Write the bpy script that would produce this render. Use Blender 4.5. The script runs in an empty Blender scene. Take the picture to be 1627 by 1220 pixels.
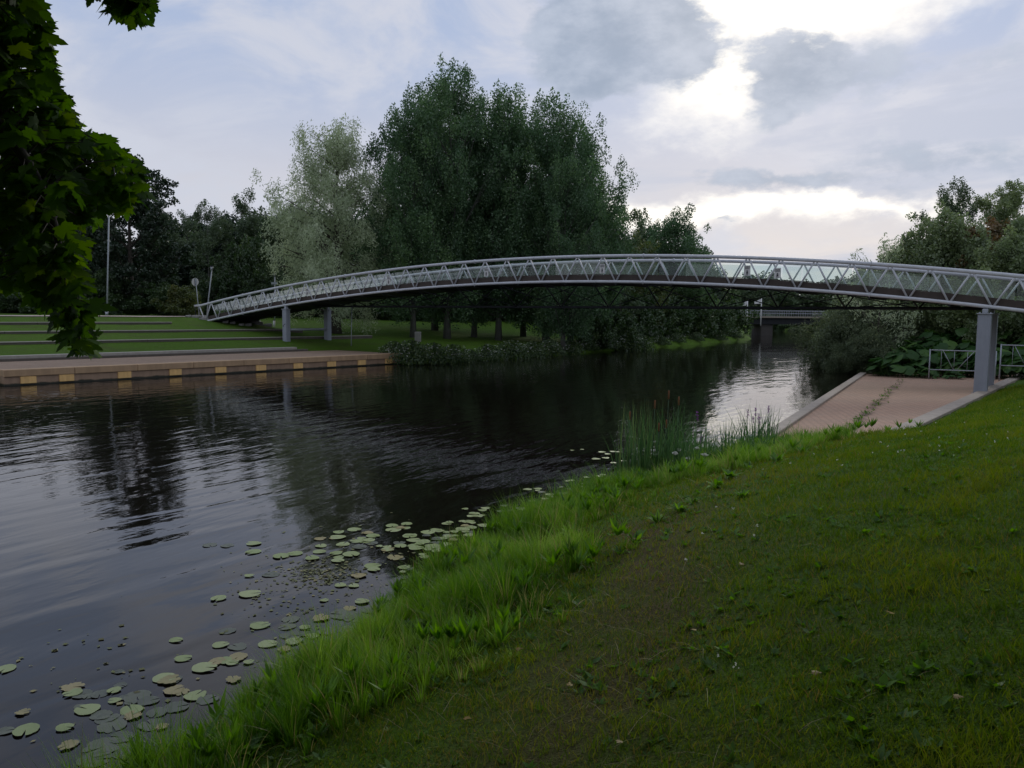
import bpy, math, random
import numpy as np
from mathutils import Vector, Matrix
R = math.radians
rng = np.random.default_rng(7)
random.seed(7)
S = bpy.context.scene
COL = S.collection

# ------------------------------------------------------------------ camera
EYE = 3.4                       # eye height above the water (z = 0)
FPX, CX, CY = 1269.0, 813.5, 610.0
PITCH, ROLL = math.atan(110.0 / FPX), 0.010
_f = np.array([0, math.cos(PITCH), -math.sin(PITCH)])
_u0 = np.array([0, math.sin(PITCH), math.cos(PITCH)])
_r0 = np.array([1.0, 0, 0])
_r = _r0 * math.cos(ROLL) + _u0 * math.sin(ROLL)
_u = _u0 * math.cos(ROLL) - _r0 * math.sin(ROLL)
cam = bpy.data.cameras.new('camera')
camo = bpy.data.objects.new('camera', cam)
COL.objects.link(camo)
m = Matrix.Identity(4)
for i in range(3):
    m[i][0], m[i][1], m[i][2] = _r[i], _u[i], -_f[i]
m[0][3], m[1][3], m[2][3] = 0, 0, EYE
camo.matrix_world = m
cam.sensor_width = 36
cam.lens = 36 * FPX / 1627.0
cam.clip_start = 0.1
cam.clip_end = 3000
S.camera = camo
S.view_settings.view_transform = 'Standard'
S.view_settings.look = 'None'
S.view_settings.gamma = 1
S.view_settings.exposure = 0.0


def ray(px, py):
    return _f + _r * (px - CX) / FPX - _u * (py - CY) / FPX


def at_z(px, py, z):
    d = ray(px, py)
    t = (z - EYE) / d[2]
    return np.array([0, 0, EYE]) + d * t


def at_y(px, py, y):
    d = ray(px, py)
    return np.array([0, 0, EYE]) + d * (y / d[1])


# ------------------------------------------------------------------ world and sun
SUN_AZ, SUN_EL = R(18), R(24)     # azimuth measured from +Y towards +X
W = bpy.data.worlds.new('World')
S.world = W
W.use_nodes = True
nt = W.node_tree
nt.nodes.clear()


class G:
    """tiny helper to write node graphs"""
    def __init__(s, tree):
        s.t = tree

    def n(s, typ, **kw):
        nd = s.t.nodes.new(typ)
        for k, v in kw.items():
            setattr(nd, k, v)
        return nd

    def put(s, sock, v):
        if isinstance(v, bpy.types.NodeSocket):
            s.t.links.new(v, sock)
        elif v is not None:
            if isinstance(v, (tuple, list)) and len(v) == 3 and sock.type == 'RGBA':
                v = (*v, 1)
            sock.default_value = v

    def math(s, op, a, b=None, c=None, clamp=False):
        nd = s.n('ShaderNodeMath', operation=op, use_clamp=clamp)
        for i, v in enumerate((a, b, c)):
            if v is not None:
                s.put(nd.inputs[i], v)
        return nd.outputs[0]

    def mix(s, f, a, b, blend='MIX'):
        nd = s.n('ShaderNodeMix', data_type='RGBA', blend_type=blend)
        s.put(nd.inputs[0], f)
        s.put(nd.inputs[6], a)
        s.put(nd.inputs[7], b)
        return nd.outputs[2]

    def sstep(s, x, lo, hi, a=0.0, b=1.0):
        nd = s.n('ShaderNodeMapRange', interpolation_type='SMOOTHSTEP')
        for i, v in enumerate((x, lo, hi, a, b)):
            s.put(nd.inputs[i], v)
        return nd.outputs[0]

    def noise(s, vec, scale, detail=3, rough=0.5, dist=0.0, out=0):
        nd = s.n('ShaderNodeTexNoise')
        if vec is not None:
            s.put(nd.inputs['Vector'], vec)
        s.put(nd.inputs['Scale'], scale)
        s.put(nd.inputs['Detail'], detail)
        s.put(nd.inputs['Roughness'], rough)
        s.put(nd.inputs['Distortion'], dist)
        return nd.outputs[out]

    def ramp(s, fac, stops):
        nd = s.n('ShaderNodeValToRGB')
        while len(nd.color_ramp.elements) < len(stops):
            nd.color_ramp.elements.new(0.5)
        for e, (p, c) in zip(nd.color_ramp.elements, stops):
            e.position = p
            e.color = (*c, 1)
        s.put(nd.inputs[0], fac)
        return nd.outputs[0]


g = G(nt)
tc = g.n('ShaderNodeTexCoord').outputs['Generated']
sep = g.n('ShaderNodeSeparateXYZ')
g.put(sep.inputs[0], tc)
az0 = g.math('MULTIPLY', g.math('ARCTAN2', sep.outputs[0], sep.outputs[1]), 180 / math.pi)
el0 = g.math('MULTIPLY', g.math('ARCSINE', sep.outputs[2]), 180 / math.pi)
# clouds drift: az/el pushed about by turbulence so no edge is a clean curve
cmb = g.n('ShaderNodeCombineXYZ')
g.put(cmb.inputs[0], g.math('MULTIPLY', az0, 0.55))
g.put(cmb.inputs[1], el0)
ael = cmb.outputs[0]
nz = g.n('ShaderNodeTexNoise')
g.put(nz.inputs['Vector'], ael)
g.put(nz.inputs['Scale'], 0.3)
g.put(nz.inputs['Detail'], 6)
g.put(nz.inputs['Roughness'], 0.62)
nsep = g.n('ShaderNodeSeparateColor')
g.put(nsep.inputs[0], nz.outputs['Color'])
az = g.math('ADD', az0, g.math('MULTIPLY_ADD', nsep.outputs[0], 6.0, -3.0))
el = g.math('ADD', el0, g.math('MULTIPLY_ADD', nsep.outputs[1], 4.0, -2.0))


def azel(px, py):
    d = ray(px, py)
    d = d / np.linalg.norm(d)
    return math.degrees(math.atan2(d[0], d[1])), math.degrees(math.asin(d[2]))


def blob(px, py, rx, ry, w=1.0, tilt=0.0):
    a, e = azel(px, py)
    k = math.degrees(1 / FPX)
    da = g.math('SUBTRACT', az, a)
    de = g.math('SUBTRACT', el, e)
    if tilt:
        da, de = (g.math('MULTIPLY_ADD', de, tilt, da), g.math('MULTIPLY_ADD', da, -tilt, de))
    x = g.math('DIVIDE', da, rx * k)
    y = g.math('DIVIDE', de, ry * k)
    q = g.math('ADD', g.math('MULTIPLY', x, x), g.math('MULTIPLY', y, y))
    return g.math('MULTIPLY', g.math('EXPONENT', g.math('MULTIPLY', q, -1.0)), w)


def total(bl):
    o = bl[0]
    for b in bl[1:]:
        o = g.math('ADD', o, b)
    return o


sky = g.n('ShaderNodeTexSky', sky_type='NISHITA', sun_disc=False)
sky.sun_elevation = SUN_EL
sky.sun_rotation = SUN_AZ
sky.air_density = 1.0
sky.dust_density = 2.0
wisps = g.noise(ael, 0.15, 7, 0.58, 0.5)
streak = g.n('ShaderNodeCombineXYZ')
g.put(streak.inputs[0], g.math('MULTIPLY', az0, 0.16))
g.put(streak.inputs[1], g.math('ADD', el0, g.math('MULTIPLY', az0, -0.06)))
strk = g.noise(streak.outputs[0], 0.32, 5, 0.6, 0.3)
# thin overcast: bluish high up, warm grey towards the horizon
base = g.mix(g.sstep(el0, 0, 20), (7.6, 7.1, 7.0), (4.1, 5.0, 7.0))
base = g.mix(g.math('MULTIPLY', g.sstep(el0, 22, 40), g.sstep(sep.outputs[1], -0.2, 0.3)), base, (5.4, 6.5, 9.2))
base = g.mix(g.sstep(sep.outputs[1], 0.1, -0.5), base, (4.2, 4.7, 5.8))
base = g.mix(g.sstep(wisps, 0.40, 0.62), base, (6.1, 6.4, 7.4))
base = g.mix(g.math('MULTIPLY', g.sstep(az0, -5, 20), g.sstep(strk, 0.45, 0.62)), base, (5.0, 5.5, 6.8))
bright = total([blob(1150, 60, 100, 110, 0.4), blob(1260, -30, 240, 90, 1.3), blob(1070, 190, 150, 60, 0.3, 0.1),
                blob(1200, 332, 210, 22, 0.85), blob(1010, 345, 90, 40, 0.5), blob(1150, 130, 70, 60, 0.3),
                blob(1400, 322, 120, 12, 0.45), blob(1330, 225, 120, 14, 0.25), blob(1290, 395, 200, 35, 0.2),
                blob(1220, -120, 420, 90, 0.5)])
dark = total([blob(985, 50, 125, 74, 1.7), blob(925, 110, 50, 45, 0.6), blob(1100, 85, 48, 34, 0.6),
              blob(1262, 100, 62, 44, 0.8), blob(1330, 120, 90, 40, 0.35), blob(1440, 110, 190, 50, 0.28, -0.15), blob(1235, 165, 60, 26, 0.5),
              blob(1230, 290, 180, 20, 0.72, -0.06), blob(1500, 255, 190, 30, 0.6, -0.12), blob(1130, 205, 90, 22, 0.3),
              blob(1155, 350, 36, 9, 0.55), blob(1560, 60, 120, 60, 0.12), blob(400, 150, 140, 70, 0.25)])
billow = g.noise(ael, 0.42, 8, 0.6)
dmask = g.sstep(g.math('ADD', dark, g.math('MULTIPLY_ADD', billow, 1.7, -0.85)), 0.32, 0.74)
bmask = g.sstep(g.math('ADD', bright, g.math('MULTIPLY_ADD', billow, 0.9, -0.45)), 0.15, 0.95)
c1 = g.mix(bmask, base, (11.5, 11.1, 10.4))
c2 = g.mix(g.math('MULTIPLY', dmask, 0.95), c1, g.mix(g.sstep(billow, 0.3, 0.7), (2.8, 3.6, 4.9), (4.5, 5.2, 6.5)))
skyc = g.mix(0.965, sky.outputs[0], c2)
bg = g.n('ShaderNodeBackground')
g.put(bg.inputs[0], skyc)
bg.inputs[1].default_value = 0.1
out = g.n('ShaderNodeOutputWorld')
nt.links.new(bg.outputs[0], out.inputs[0])

sun = bpy.data.lights.new('sun', 'SUN')
sun.energy = 0.8
sun.angle = R(14)
sun.color = (1.0, 0.95, 0.86)
suno = bpy.data.objects.new('sun', sun)
COL.objects.link(suno)
sd = Vector((math.sin(SUN_AZ) * math.cos(SUN_EL), math.cos(SUN_AZ) * math.cos(SUN_EL), math.sin(SUN_EL)))
suno.rotation_euler = (-sd).to_track_quat('-Z', 'Y').to_euler()
suno.location = (20, 60, 40)


# ------------------------------------------------------------------ helpers
def tag(o, label=None, cat=None, group=None, kind=None):
    for k, v in (('label', label), ('category', cat), ('group', group), ('kind', kind)):
        if v:
            o[k] = v
    return o


def empty(name, loc=(0, 0, 0), rz=0.0, sc=1.0):
    o = bpy.data.objects.new(name, None)
    COL.objects.link(o)
    o.location = loc
    o.rotation_euler = (0, 0, rz)
    o.scale = (sc,) * 3 if not isinstance(sc, (tuple, list)) else sc
    o.empty_display_size = 0.2
    return o


def big_mesh(name, V, F, mat, parent=None, tint=None, smooth=False, loc=None):
    """V (n,3); F (m,k) with one k; tint per face"""
    V = np.ascontiguousarray(V, dtype=np.float32)
    F = np.ascontiguousarray(F, dtype=np.int32)
    me = bpy.data.meshes.new(name)
    me.vertices.add(len(V))
    me.vertices.foreach_set('co', V.ravel())
    k = F.shape[1]
    me.loops.add(F.size)
    me.loops.foreach_set('vertex_index', F.ravel())
    me.polygons.add(len(F))
    me.polygons.foreach_set('loop_start', np.arange(0, F.size, k, dtype=np.int32))
    if smooth:
        me.polygons.foreach_set('use_smooth', np.ones(len(F), dtype=bool))
    if tint is not None:
        a = me.attributes.new('tint', 'FLOAT', 'FACE')
        a.data.foreach_set('value', np.ascontiguousarray(tint, dtype=np.float32))
    me.update(calc_edges=True)
    me.validate()
    me.materials.append(mat)
    o = bpy.data.objects.new(name, me)
    COL.objects.link(o)
    if parent:
        o.parent = parent
    if loc is not None:
        o.location = loc
    return o


class MB:
    """collects boxes, tubes and polygons; build() links them as ONE mesh object"""
    def __init__(s):
        s.v, s.f, s.sm = [], [], []

    def add(s, V, F, smooth=False):
        b = len(s.v)
        s.v += [tuple(map(float, p)) for p in V]
        s.f += [tuple(i + b for i in f) for f in F]
        s.sm += [smooth] * len(F)
        return s

    def box(s, c, ax, ay, az_, bev=0.0):
        """centre and three half-extent vectors; bev cuts the edges"""
        c, ax, ay, az_ = map(np.array, (c, ax, ay, az_))
        if bev <= 0:
            V = [c + i * ax + j * ay + k * az_ for k in (-1, 1) for j in (-1, 1) for i in (-1, 1)]
            return s.add(V, [(0, 2, 3, 1), (4, 5, 7, 6), (0, 1, 5, 4), (2, 6, 7, 3), (0, 4, 6, 2), (1, 3, 7, 5)])
        L = [np.linalg.norm(q) for q in (ax, ay, az_)]
        e = [1 - bev / max(q, bev * 1.01) for q in L]
        V, idx = [], {}
        for sx in (-1, 1):
            for sy in (-1, 1):
                for sz in (-1, 1):
                    for t in range(3):
                        k = [e[0], e[1], e[2]]
                        k[t] = 1
                        idx[(sx, sy, sz, t)] = len(V)
                        V.append(c + sx * k[0] * ax + sy * k[1] * ay + sz * k[2] * az_)
        F = []
        for t in range(3):
            a, b = [(1, 2), (2, 0), (0, 1)][t]
            for q in (-1, 1):
                def key(p, r_):
                    z = [0, 0, 0]
                    z[t], z[a], z[b] = q, p, r_
                    return idx[(*z, t)]
                F.append((key(-1, -1), key(1, -1), key(1, 1), key(-1, 1))[::q])
        for t in range(3):
            a, b = [(1, 2), (2, 0), (0, 1)][t]
            for p in (-1, 1):
                for r_ in (-1, 1):
                    def k2(q, w):
                        z = [0, 0, 0]
                        z[t], z[a], z[b] = q, p, r_
                        return idx[(*z, w)]
                    F.append((k2(-1, a), k2(1, a), k2(1, b), k2(-1, b)))
        for sx in (-1, 1):
            for sy in (-1, 1):
                for sz in (-1, 1):
                    F.append(tuple(idx[(sx, sy, sz, t)] for t in range(3)))
        return s.add(V, F)

    def tube(s, P, r, n=8, cap=True):
        P = [np.array(p, float) for p in P]
        rr = r if isinstance(r, (list, tuple, np.ndarray)) else [r] * len(P)
        V, F = [], []
        t0 = P[1] - P[0]
        ref = np.array([0, 0, 1.0]) if abs(t0[2]) < 0.9 * np.linalg.norm(t0) else np.array([1.0, 0, 0])
        for i, p in enumerate(P):
            t = P[min(i + 1, len(P) - 1)] - P[max(i - 1, 0)]
            t = t / (np.linalg.norm(t) + 1e-9)
            a = np.cross(t, ref)
            a /= np.linalg.norm(a) + 1e-9
            b = np.cross(a, t)
            ref = b
            for k in range(n):
                w = 2 * math.pi * k / n
                V.append(p + rr[i] * (math.cos(w) * a + math.sin(w) * b))
        for i in range(len(P) - 1):
            for k in range(n):
                F.append((i * n + k, i * n + (k + 1) % n, (i + 1) * n + (k + 1) % n, (i + 1) * n + k))
        s.add(V, F, True)
        if cap:
            b0 = len(s.v) - len(V)
            s.f += [tuple(b0 + k for k in range(n))[::-1], tuple(b0 + (len(P) - 1) * n + k for k in range(n))]
            s.sm += [False, False]
        return s

    def disc(s, c, nrm, r, th, n=28):
        c, nrm = np.array(c, float), np.array(nrm, float)
        nrm /= np.linalg.norm(nrm)
        return s.tube([c - nrm * th / 2, c + nrm * th / 2], r, n)

    def build(s, name, mat, parent=None):
        me = bpy.data.meshes.new(name)
        me.from_pydata(s.v, [], s.f)
        me.polygons.foreach_set('use_smooth', s.sm)
        me.update()
        me.materials.append(mat)
        o = bpy.data.objects.new(name, me)
        COL.objects.link(o)
        if parent:
            o.parent = parent
        return o


def dup(root, loc, rz=0.0, sc=1.0, label=None, group=None):
    r = root.copy()
    COL.objects.link(r)
    r.location = loc
    r.rotation_euler = (0, 0, rz)
    r.scale = (sc,) * 3 if not isinstance(sc, (tuple, list)) else sc
    if label:
        r['label'] = label
    if group:
        r['group'] = group
    for ch in list(root.children):
        c = ch.copy()
        COL.objects.link(c)
        c.parent = r
        for gg in list(ch.children):
            d = gg.copy()
            COL.objects.link(d)
            d.parent = c
    return r


# ------------------------------------------------------------------ materials
def new_mat(name):
    m_ = bpy.data.materials.new(name)
    m_.use_nodes = True
    m_.node_tree.nodes.clear()
    gg = G(m_.node_tree)
    o = gg.n('ShaderNodeOutputMaterial')
    return m_, gg, o


def solid(name, col, rough=0.6, metal=0.0, var=0.25, scale=6.0, bump=0.0, spec=0.5):
    m_, q, o = new_mat(name)
    p = q.n('ShaderNodeBsdfPrincipled')
    tcx = q.n('ShaderNodeTexCoord').outputs['Object']
    nn = q.noise(tcx, scale, 5, 0.6)
    n2 = q.noise(tcx, scale * 0.13, 3, 0.6)
    mps = q.n('ShaderNodeMapping')
    q.put(mps.inputs['Vector'], tcx)
    mps.inputs['Scale'].default_value = (scale * 1.5, scale * 1.5, scale * 0.12)
    n2 = q.math('MULTIPLY_ADD', q.sstep(q.noise(mps.outputs[0], 1.0, 4, 0.65), 0.35, 0.7), 0.55, q.math('MULTIPLY', n2, 0.45))
    dk = tuple(c * (1 - var) for c in col)
    lt = tuple(min(1, c * (1 + var * 0.6)) for c in col)
    cc = q.mix(q.math('MULTIPLY_ADD', n2, 0.5, q.math('MULTIPLY', nn, 0.5)), dk, lt)
    q.put(p.inputs['Base Color'], cc)
    q.put(p.inputs['Roughness'], q.math('MULTIPLY_ADD', nn, 0.2, rough - 0.1))
    p.inputs['Metallic'].default_value = metal
    p.inputs['Specular IOR Level'].default_value = spec
    if bump:
        b = q.n('ShaderNodeBump')
        b.inputs['Distance'].default_value = bump
        q.put(b.inputs['Height'], nn)
        q.t.links.new(b.outputs[0], p.inputs['Normal'])
    q.t.links.new(p.outputs[0], o.inputs[0])
    return m_


def leafy(name, stops, trans=0.35, gloss=0.06, rough=0.45):
    """leaf surface: colour from the per-leaf tint, light passes through it"""
    m_, q, o = new_mat(name)
    at = q.n('ShaderNodeAttribute', attribute_name='tint').outputs['Fac']
    c = q.ramp(at, stops)
    d = q.n('ShaderNodeBsdfDiffuse')
    t = q.n('ShaderNodeBsdfTranslucent')
    gl = q.n('ShaderNodeBsdfGlossy')
    gl.inputs['Roughness'].default_value = rough
    q.put(gl.inputs['Color'], (0.8, 0.85, 0.8))
    q.put(d.inputs[0], c)
    hs = q.n('ShaderNodeHueSaturation')
    hs.inputs['Saturation'].default_value = 1.15
    hs.inputs['Value'].default_value = 1.25
    q.put(hs.inputs['Color'], c)
    q.put(t.inputs[0], hs.outputs[0])
    a = q.n('ShaderNodeMixShader')
    a.inputs[0].default_value = trans
    q.t.links.new(d.outputs[0], a.inputs[1])
    q.t.links.new(t.outputs[0], a.inputs[2])
    b = q.n('ShaderNodeMixShader')
    b.inputs[0].default_value = gloss
    q.t.links.new(a.outputs[0], b.inputs[1])
    q.t.links.new(gl.outputs[0], b.inputs[2])
    q.t.links.new(b.outputs[0], o.inputs[0])
    return m_


M = {}
M['steel'] = solid('painted_steel', (0.53, 0.54, 0.57), 0.45, 0.0, 0.26, 2.5)
M['galv'] = solid('galvanised_steel', (0.36, 0.38, 0.42), 0.45, 0.35, 0.2, 6)
M['dark_steel'] = solid('dark_steel', (0.030, 0.032, 0.036), 0.75, 0.0, 0.3, 3, 0, 0.2)
M['pier'] = solid('pier_paint', (0.27, 0.29, 0.335), 0.55, 0.0, 0.30, 2.2)
M['fascia'] = solid('deck_timber', (0.055, 0.040, 0.032), 0.75, 0.0, 0.45, 5)
M['concrete'] = solid('concrete', (0.30, 0.26, 0.21), 0.85, 0, 0.3, 3, 0.004)
M['kerb'] = solid('kerb_concrete', (0.36, 0.30, 0.24), 0.85, 0, 0.4, 2.4, 0.006)
M['quay'] = solid('quay_concrete', (0.44, 0.29, 0.165), 0.85, 0, 0.4, 1.6, 0.006)
M['wet'] = solid('wet_quay_concrete', (0.34, 0.225, 0.145), 0.6, 0, 0.5, 2.0, 0.006)
_q = G(M['wet'].node_tree)
_p = next(n for n in M['wet'].node_tree.nodes if n.type == 'BSDF_PRINCIPLED')
_col = _p.inputs['Base Color'].links[0].from_socket
_tc = _q.n('ShaderNodeTexCoord').outputs['Object']
_sx = _q.n('ShaderNodeSeparateXYZ')
_q.put(_sx.inputs[0], _tc)
_hz = _q.math('ADD', _sx.outputs[2], _q.math('MULTIPLY_ADD', _q.noise(_tc, 2.5, 4, 0.6), 0.16, -0.08))
_q.put(_p.inputs['Base Color'], _q.mix(_q.sstep(_hz, 0.05, 0.13), (0.020, 0.022, 0.012), _col))
M['ochre'] = solid('ochre_block', (0.88, 0.52, 0.20), 0.75, 0, 0.4, 4.0, 0.003)
M['sleeper'] = solid('grey_timber', (0.36, 0.33, 0.28), 0.85, 0, 0.35, 3.0, 0.004)
M['path'] = solid('gravel_path', (0.42, 0.34, 0.29), 0.95, 0, 0.2, 5.0, 0.006)
M['dark_concrete'] = solid('dark_concrete', (0.075, 0.068, 0.062), 0.9, 0, 0.35, 1.5)
M['dark_timber'] = solid('dark_timber', (0.105, 0.090, 0.075), 0.9, 0, 0.4, 2.5, 0.004)
M['soil'] = solid('soil', (0.045, 0.035, 0.022), 0.95, 0, 0.4, 12)
M['stone'] = solid('stone', (0.24, 0.23, 0.21), 0.9, 0, 0.4, 4.0, 0.02)
M['white'] = solid('white_plate', (0.72, 0.71, 0.70), 0.5, 0, 0.12, 8)
M['ink'] = solid('dark_print', (0.05, 0.05, 0.06), 0.6, 0, 0.1, 8)
M['signback'] = solid('sign_back', (0.42, 0.42, 0.40), 0.5, 0.1, 0.15, 6)
M['post'] = solid('post_paint', (0.30, 0.33, 0.35), 0.5, 0.2, 0.2, 3)
M['bark'] = solid('bark', (0.075, 0.062, 0.050), 0.9, 0, 0.5, 9.0, 0.02)
M['grey_bark'] = solid('aspen_bark', (0.10, 0.098, 0.085), 0.9, 0, 0.5, 5.0, 0.015)
M['twig'] = solid('maple_twig', (0.045, 0.035, 0.028), 0.8, 0, 0.4, 30)
M['cattail'] = solid('cattail_brown', (0.20, 0.085, 0.03), 0.9, 0, 0.3, 60)

M['aspen'] = leafy('aspen_leaves', [(0, (0.036, 0.078, 0.034)), (0.5, (0.080, 0.150, 0.064)), (1, (0.20, 0.31, 0.115))], 0.4, 0.05, 0.5)
M['bankleaf'] = leafy('bank_tree_leaves', [(0, (0.11, 0.150, 0.075)), (0.5, (0.19, 0.245, 0.11)), (1, (0.30, 0.35, 0.13))], 0.45, 0.07, 0.5)
M['willow'] = leafy('silver_willow_leaves', [(0, (0.26, 0.31, 0.19)), (0.6, (0.39, 0.45, 0.28)), (1, (0.54, 0.60, 0.39))], 0.45, 0.05)
M['darkleaf'] = leafy('dark_tree_leaves', [(0, (0.014, 0.026, 0.014)), (0.6, (0.025, 0.047, 0.022)), (1, (0.050, 0.080, 0.032))], 0.25)
M['birch'] = leafy('birch_leaves', [(0, (0.055, 0.085, 0.045)), (0.6, (0.095, 0.140, 0.066)), (1, (0.18, 0.22, 0.09))], 0.4)
M['shrub'] = leafy('shrub_leaves', [(0, (0.022, 0.046, 0.014)), (0.6, (0.045, 0.085, 0.024)), (1, (0.11, 0.15, 0.035))], 0.3)
M['yellowleaf'] = leafy('yellowing_leaves', [(0, (0.050, 0.072, 0.020)), (0.6, (0.10, 0.125, 0.030)), (1, (0.22, 0.19, 0.05))], 0.35)
M['rust'] = leafy('rust_leaves', [(0, (0.09, 0.09, 0.040)), (0.5, (0.17, 0.115, 0.045)), (1, (0.22, 0.10, 0.03))], 0.35)
M['osier'] = leafy('osier_leaves', [(0, (0.050, 0.070, 0.036)), (0.6, (0.10, 0.130, 0.064)), (1, (0.21, 0.24, 0.12))], 0.35, 0.03)
M['butterbur'] = leafy('butterbur_leaves', [(0, (0.022, 0.058, 0.014)), (0.6, (0.042, 0.10, 0.024)), (1, (0.085, 0.16, 0.038))], 0.3, 0.02)
M['maple'] = leafy('maple_leaves', [(0, (0.034, 0.076, 0.014)), (0.6, (0.075, 0.150, 0.020)), (1, (0.20, 0.30, 0.034))], 0.55, 0.02)
M['tall'] = leafy('tall_grass', [(0, (0.036, 0.100, 0.014)), (0.35, (0.100, 0.212, 0.026)), (0.75, (0.20, 0.34, 0.050)), (0.93, (0.30, 0.44, 0.10)), (1, (0.38, 0.32, 0.14))], 0.5, 0.045)
M['lawn'] = leafy('lawn_grass', [(0, (0.036, 0.085, 0.009)), (0.4, (0.100, 0.180, 0.014)), (0.8, (0.21, 0.255, 0.030)), (1, (0.24, 0.17, 0.06))], 0.4, 0.01)
M['straw'] = leafy('dry_stalks', [(0, (0.14, 0.10, 0.05)), (1, (0.34, 0.28, 0.14))], 0.2, 0.03)
M['yellowfall'] = leafy('fallen_leaves', [(0, (0.17, 0.11, 0.035)), (1, (0.32, 0.22, 0.06))], 0.2, 0.03)
M['scrap'] = leafy('floating_scraps', [(0, (0.12, 0.11, 0.05)), (0.6, (0.20, 0.22, 0.09)), (1, (0.38, 0.33, 0.17))], 0.1, 0.04)
M['reed'] = leafy('reed_blades', [(0, (0.045, 0.105, 0.034)), (0.6, (0.085, 0.180, 0.055)), (1, (0.20, 0.26, 0.09))], 0.35, 0.05)
M['weed'] = leafy('broad_weeds', [(0, (0.060, 0.135, 0.016)), (0.6, (0.12, 0.25, 0.028)), (1, (0.20, 0.34, 0.05))], 0.5, 0.03)
M['petal'] = leafy('white_petals', [(0, (0.55, 0.55, 0.48)), (1, (0.8, 0.8, 0.74))], 0.3, 0.02)
M['purple'] = leafy('purple_petals', [(0, (0.20, 0.05, 0.25)), (1, (0.36, 0.10, 0.38))], 0.3, 0.02)


def pad_mat(name, a, b, c):
    m_, q, o = new_mat(name)
    p = q.n('ShaderNodeBsdfPrincipled')
    tco = q.n('ShaderNodeTexCoord').outputs['Object']
    inf = q.n('ShaderNodeObjectInfo').outputs['Random']
    nn = q.noise(tco, 9, 5, 0.6)
    cc = q.mix(inf, a, b)
    cc = q.mix(q.sstep(nn, 0.52, 0.75), cc, c)
    q.put(p.inputs['Base Color'], cc)
    q.put(p.inputs['Roughness'], 0.38)
    q.t.links.new(p.outputs[0], o.inputs[0])
    return m_


M['pad'] = pad_mat('lily_pad_green', (0.20, 0.265, 0.06), (0.30, 0.35, 0.13), (0.34, 0.33, 0.13))
M['oldpad'] = pad_mat('lily_pad_sunken', (0.045, 0.058, 0.026), (0.085, 0.10, 0.045), (0.08, 0.065, 0.03))
M['yelpad'] = pad_mat('lily_pad_yellow', (0.24, 0.21, 0.05), (0.30, 0.24, 0.08), (0.16, 0.11, 0.04))

# water: dark peaty river with wind ripples whose crests run along the banks
m_, q, o = new_mat('river_water')
p = q.n('ShaderNodeBsdfPrincipled')
q.put(p.inputs['Base Color'], (0.0080, 0.0058, 0.0042))
p.inputs['Roughness'].default_value = 0.03
p.inputs['IOR'].default_value = 1.333
tco = q.n('ShaderNodeTexCoord').outputs['Object']


def mapped(rot, sx, sy):
    mp = q.n('ShaderNodeMapping', vector_type='TEXTURE')
    q.put(mp.inputs['Vector'], tco)
    mp.inputs['Rotation'].default_value = (0, 0, -rot)
    mp.inputs['Scale'].default_value = (1 / sx, 1 / sy, 1)
    return mp.outputs[0]


RH = R(36)
w1 = q.noise(mapped(RH, 1.35, 0.30), 1.0, 1, 0.3, 0.6)
w2 = q.noise(mapped(RH - 0.25, 3.6, 0.95), 1.0, 2, 0.5, 0.3)
w3 = q.noise(mapped(RH + 0.4, 0.45, 0.16), 1.0, 1, 0.5, 0.2)
w4 = q.noise(mapped(RH + 0.2, 10.0, 3.2), 1.0, 2, 0.5, 0.2)
calm = q.sstep(q.noise(mapped(RH, 0.10, 0.05), 1.0, 3, 0.5), 0.35, 0.65, 0.4, 0.85)
sepw = q.n('ShaderNodeSeparateXYZ')
q.put(sepw.inputs[0], tco)
breeze = q.sstep(q.math('MULTIPLY_ADD', sepw.outputs[0], 0.12, sepw.outputs[1]), 8, 24)   # the wind reaches the open reach, not the lee of the near bank
hgt = q.math('ADD', q.math('MULTIPLY', w1, 0.024),
             q.math('ADD', q.math('MULTIPLY', w2, q.math('MULTIPLY_ADD', breeze, 0.0165, 0.0045)),
                    q.math('ADD', q.math('MULTIPLY', w3, 0.014), q.math('MULTIPLY', w4, q.math('MULTIPLY_ADD', breeze, 0.0014, 0.0008)))))
bmp = q.n('ShaderNodeBump')
bmp.inputs['Strength'].default_value = 1.0
bmp.inputs['Distance'].default_value = 1.0
q.put(bmp.inputs['Height'], q.math('MULTIPLY', hgt, calm))
q.t.links.new(bmp.outputs[0], p.inputs['Normal'])
q.t.links.new(p.outputs[0], o.inputs[0])
M['water'] = m_

# ground: turf over dark soil, with dry worn patches where the bank has dried out
m_, q, o = new_mat('turf_ground')
p = q.n('ShaderNodeBsdfPrincipled')
tco = q.n('ShaderNodeTexCoord').outputs['Object']
n1 = q.noise(tco, 0.55, 6, 0.6)
n2 = q.noise(tco, 7.0, 5, 0.7)
n3 = q.noise(tco, 45.0, 3, 0.7)
dry = q.n('ShaderNodeAttribute', attribute_name='dry').outputs['Fac']
gr = q.mix(n2, (0.055, 0.120, 0.010), (0.110, 0.205, 0.020))
gr = q.mix(q.sstep(n1, 0.45, 0.75), gr, (0.085, 0.120, 0.026))
gr = q.mix(q.sstep(n3, 0.25, 0.6), (0.035, 0.055, 0.012), gr)
br = q.mix(n3, (0.045, 0.032, 0.018), (0.16, 0.11, 0.055))
q.put(p.inputs['Base Color'], q.mix(q.sstep(q.math('ADD', dry, q.math('MULTIPLY_ADD', n1, 0.8, -0.4)), 0.35, 0.8), gr, br))
p.inputs['Roughness'].default_value = 0.95
p.inputs['Specular IOR Level'].default_value = 0.1
b = q.n('ShaderNodeBump')
b.inputs['Distance'].default_value = 0.05
q.put(b.inputs['Height'], q.math('ADD', n2, n3))
q.t.links.new(b.outputs[0], p.inputs['Normal'])
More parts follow.
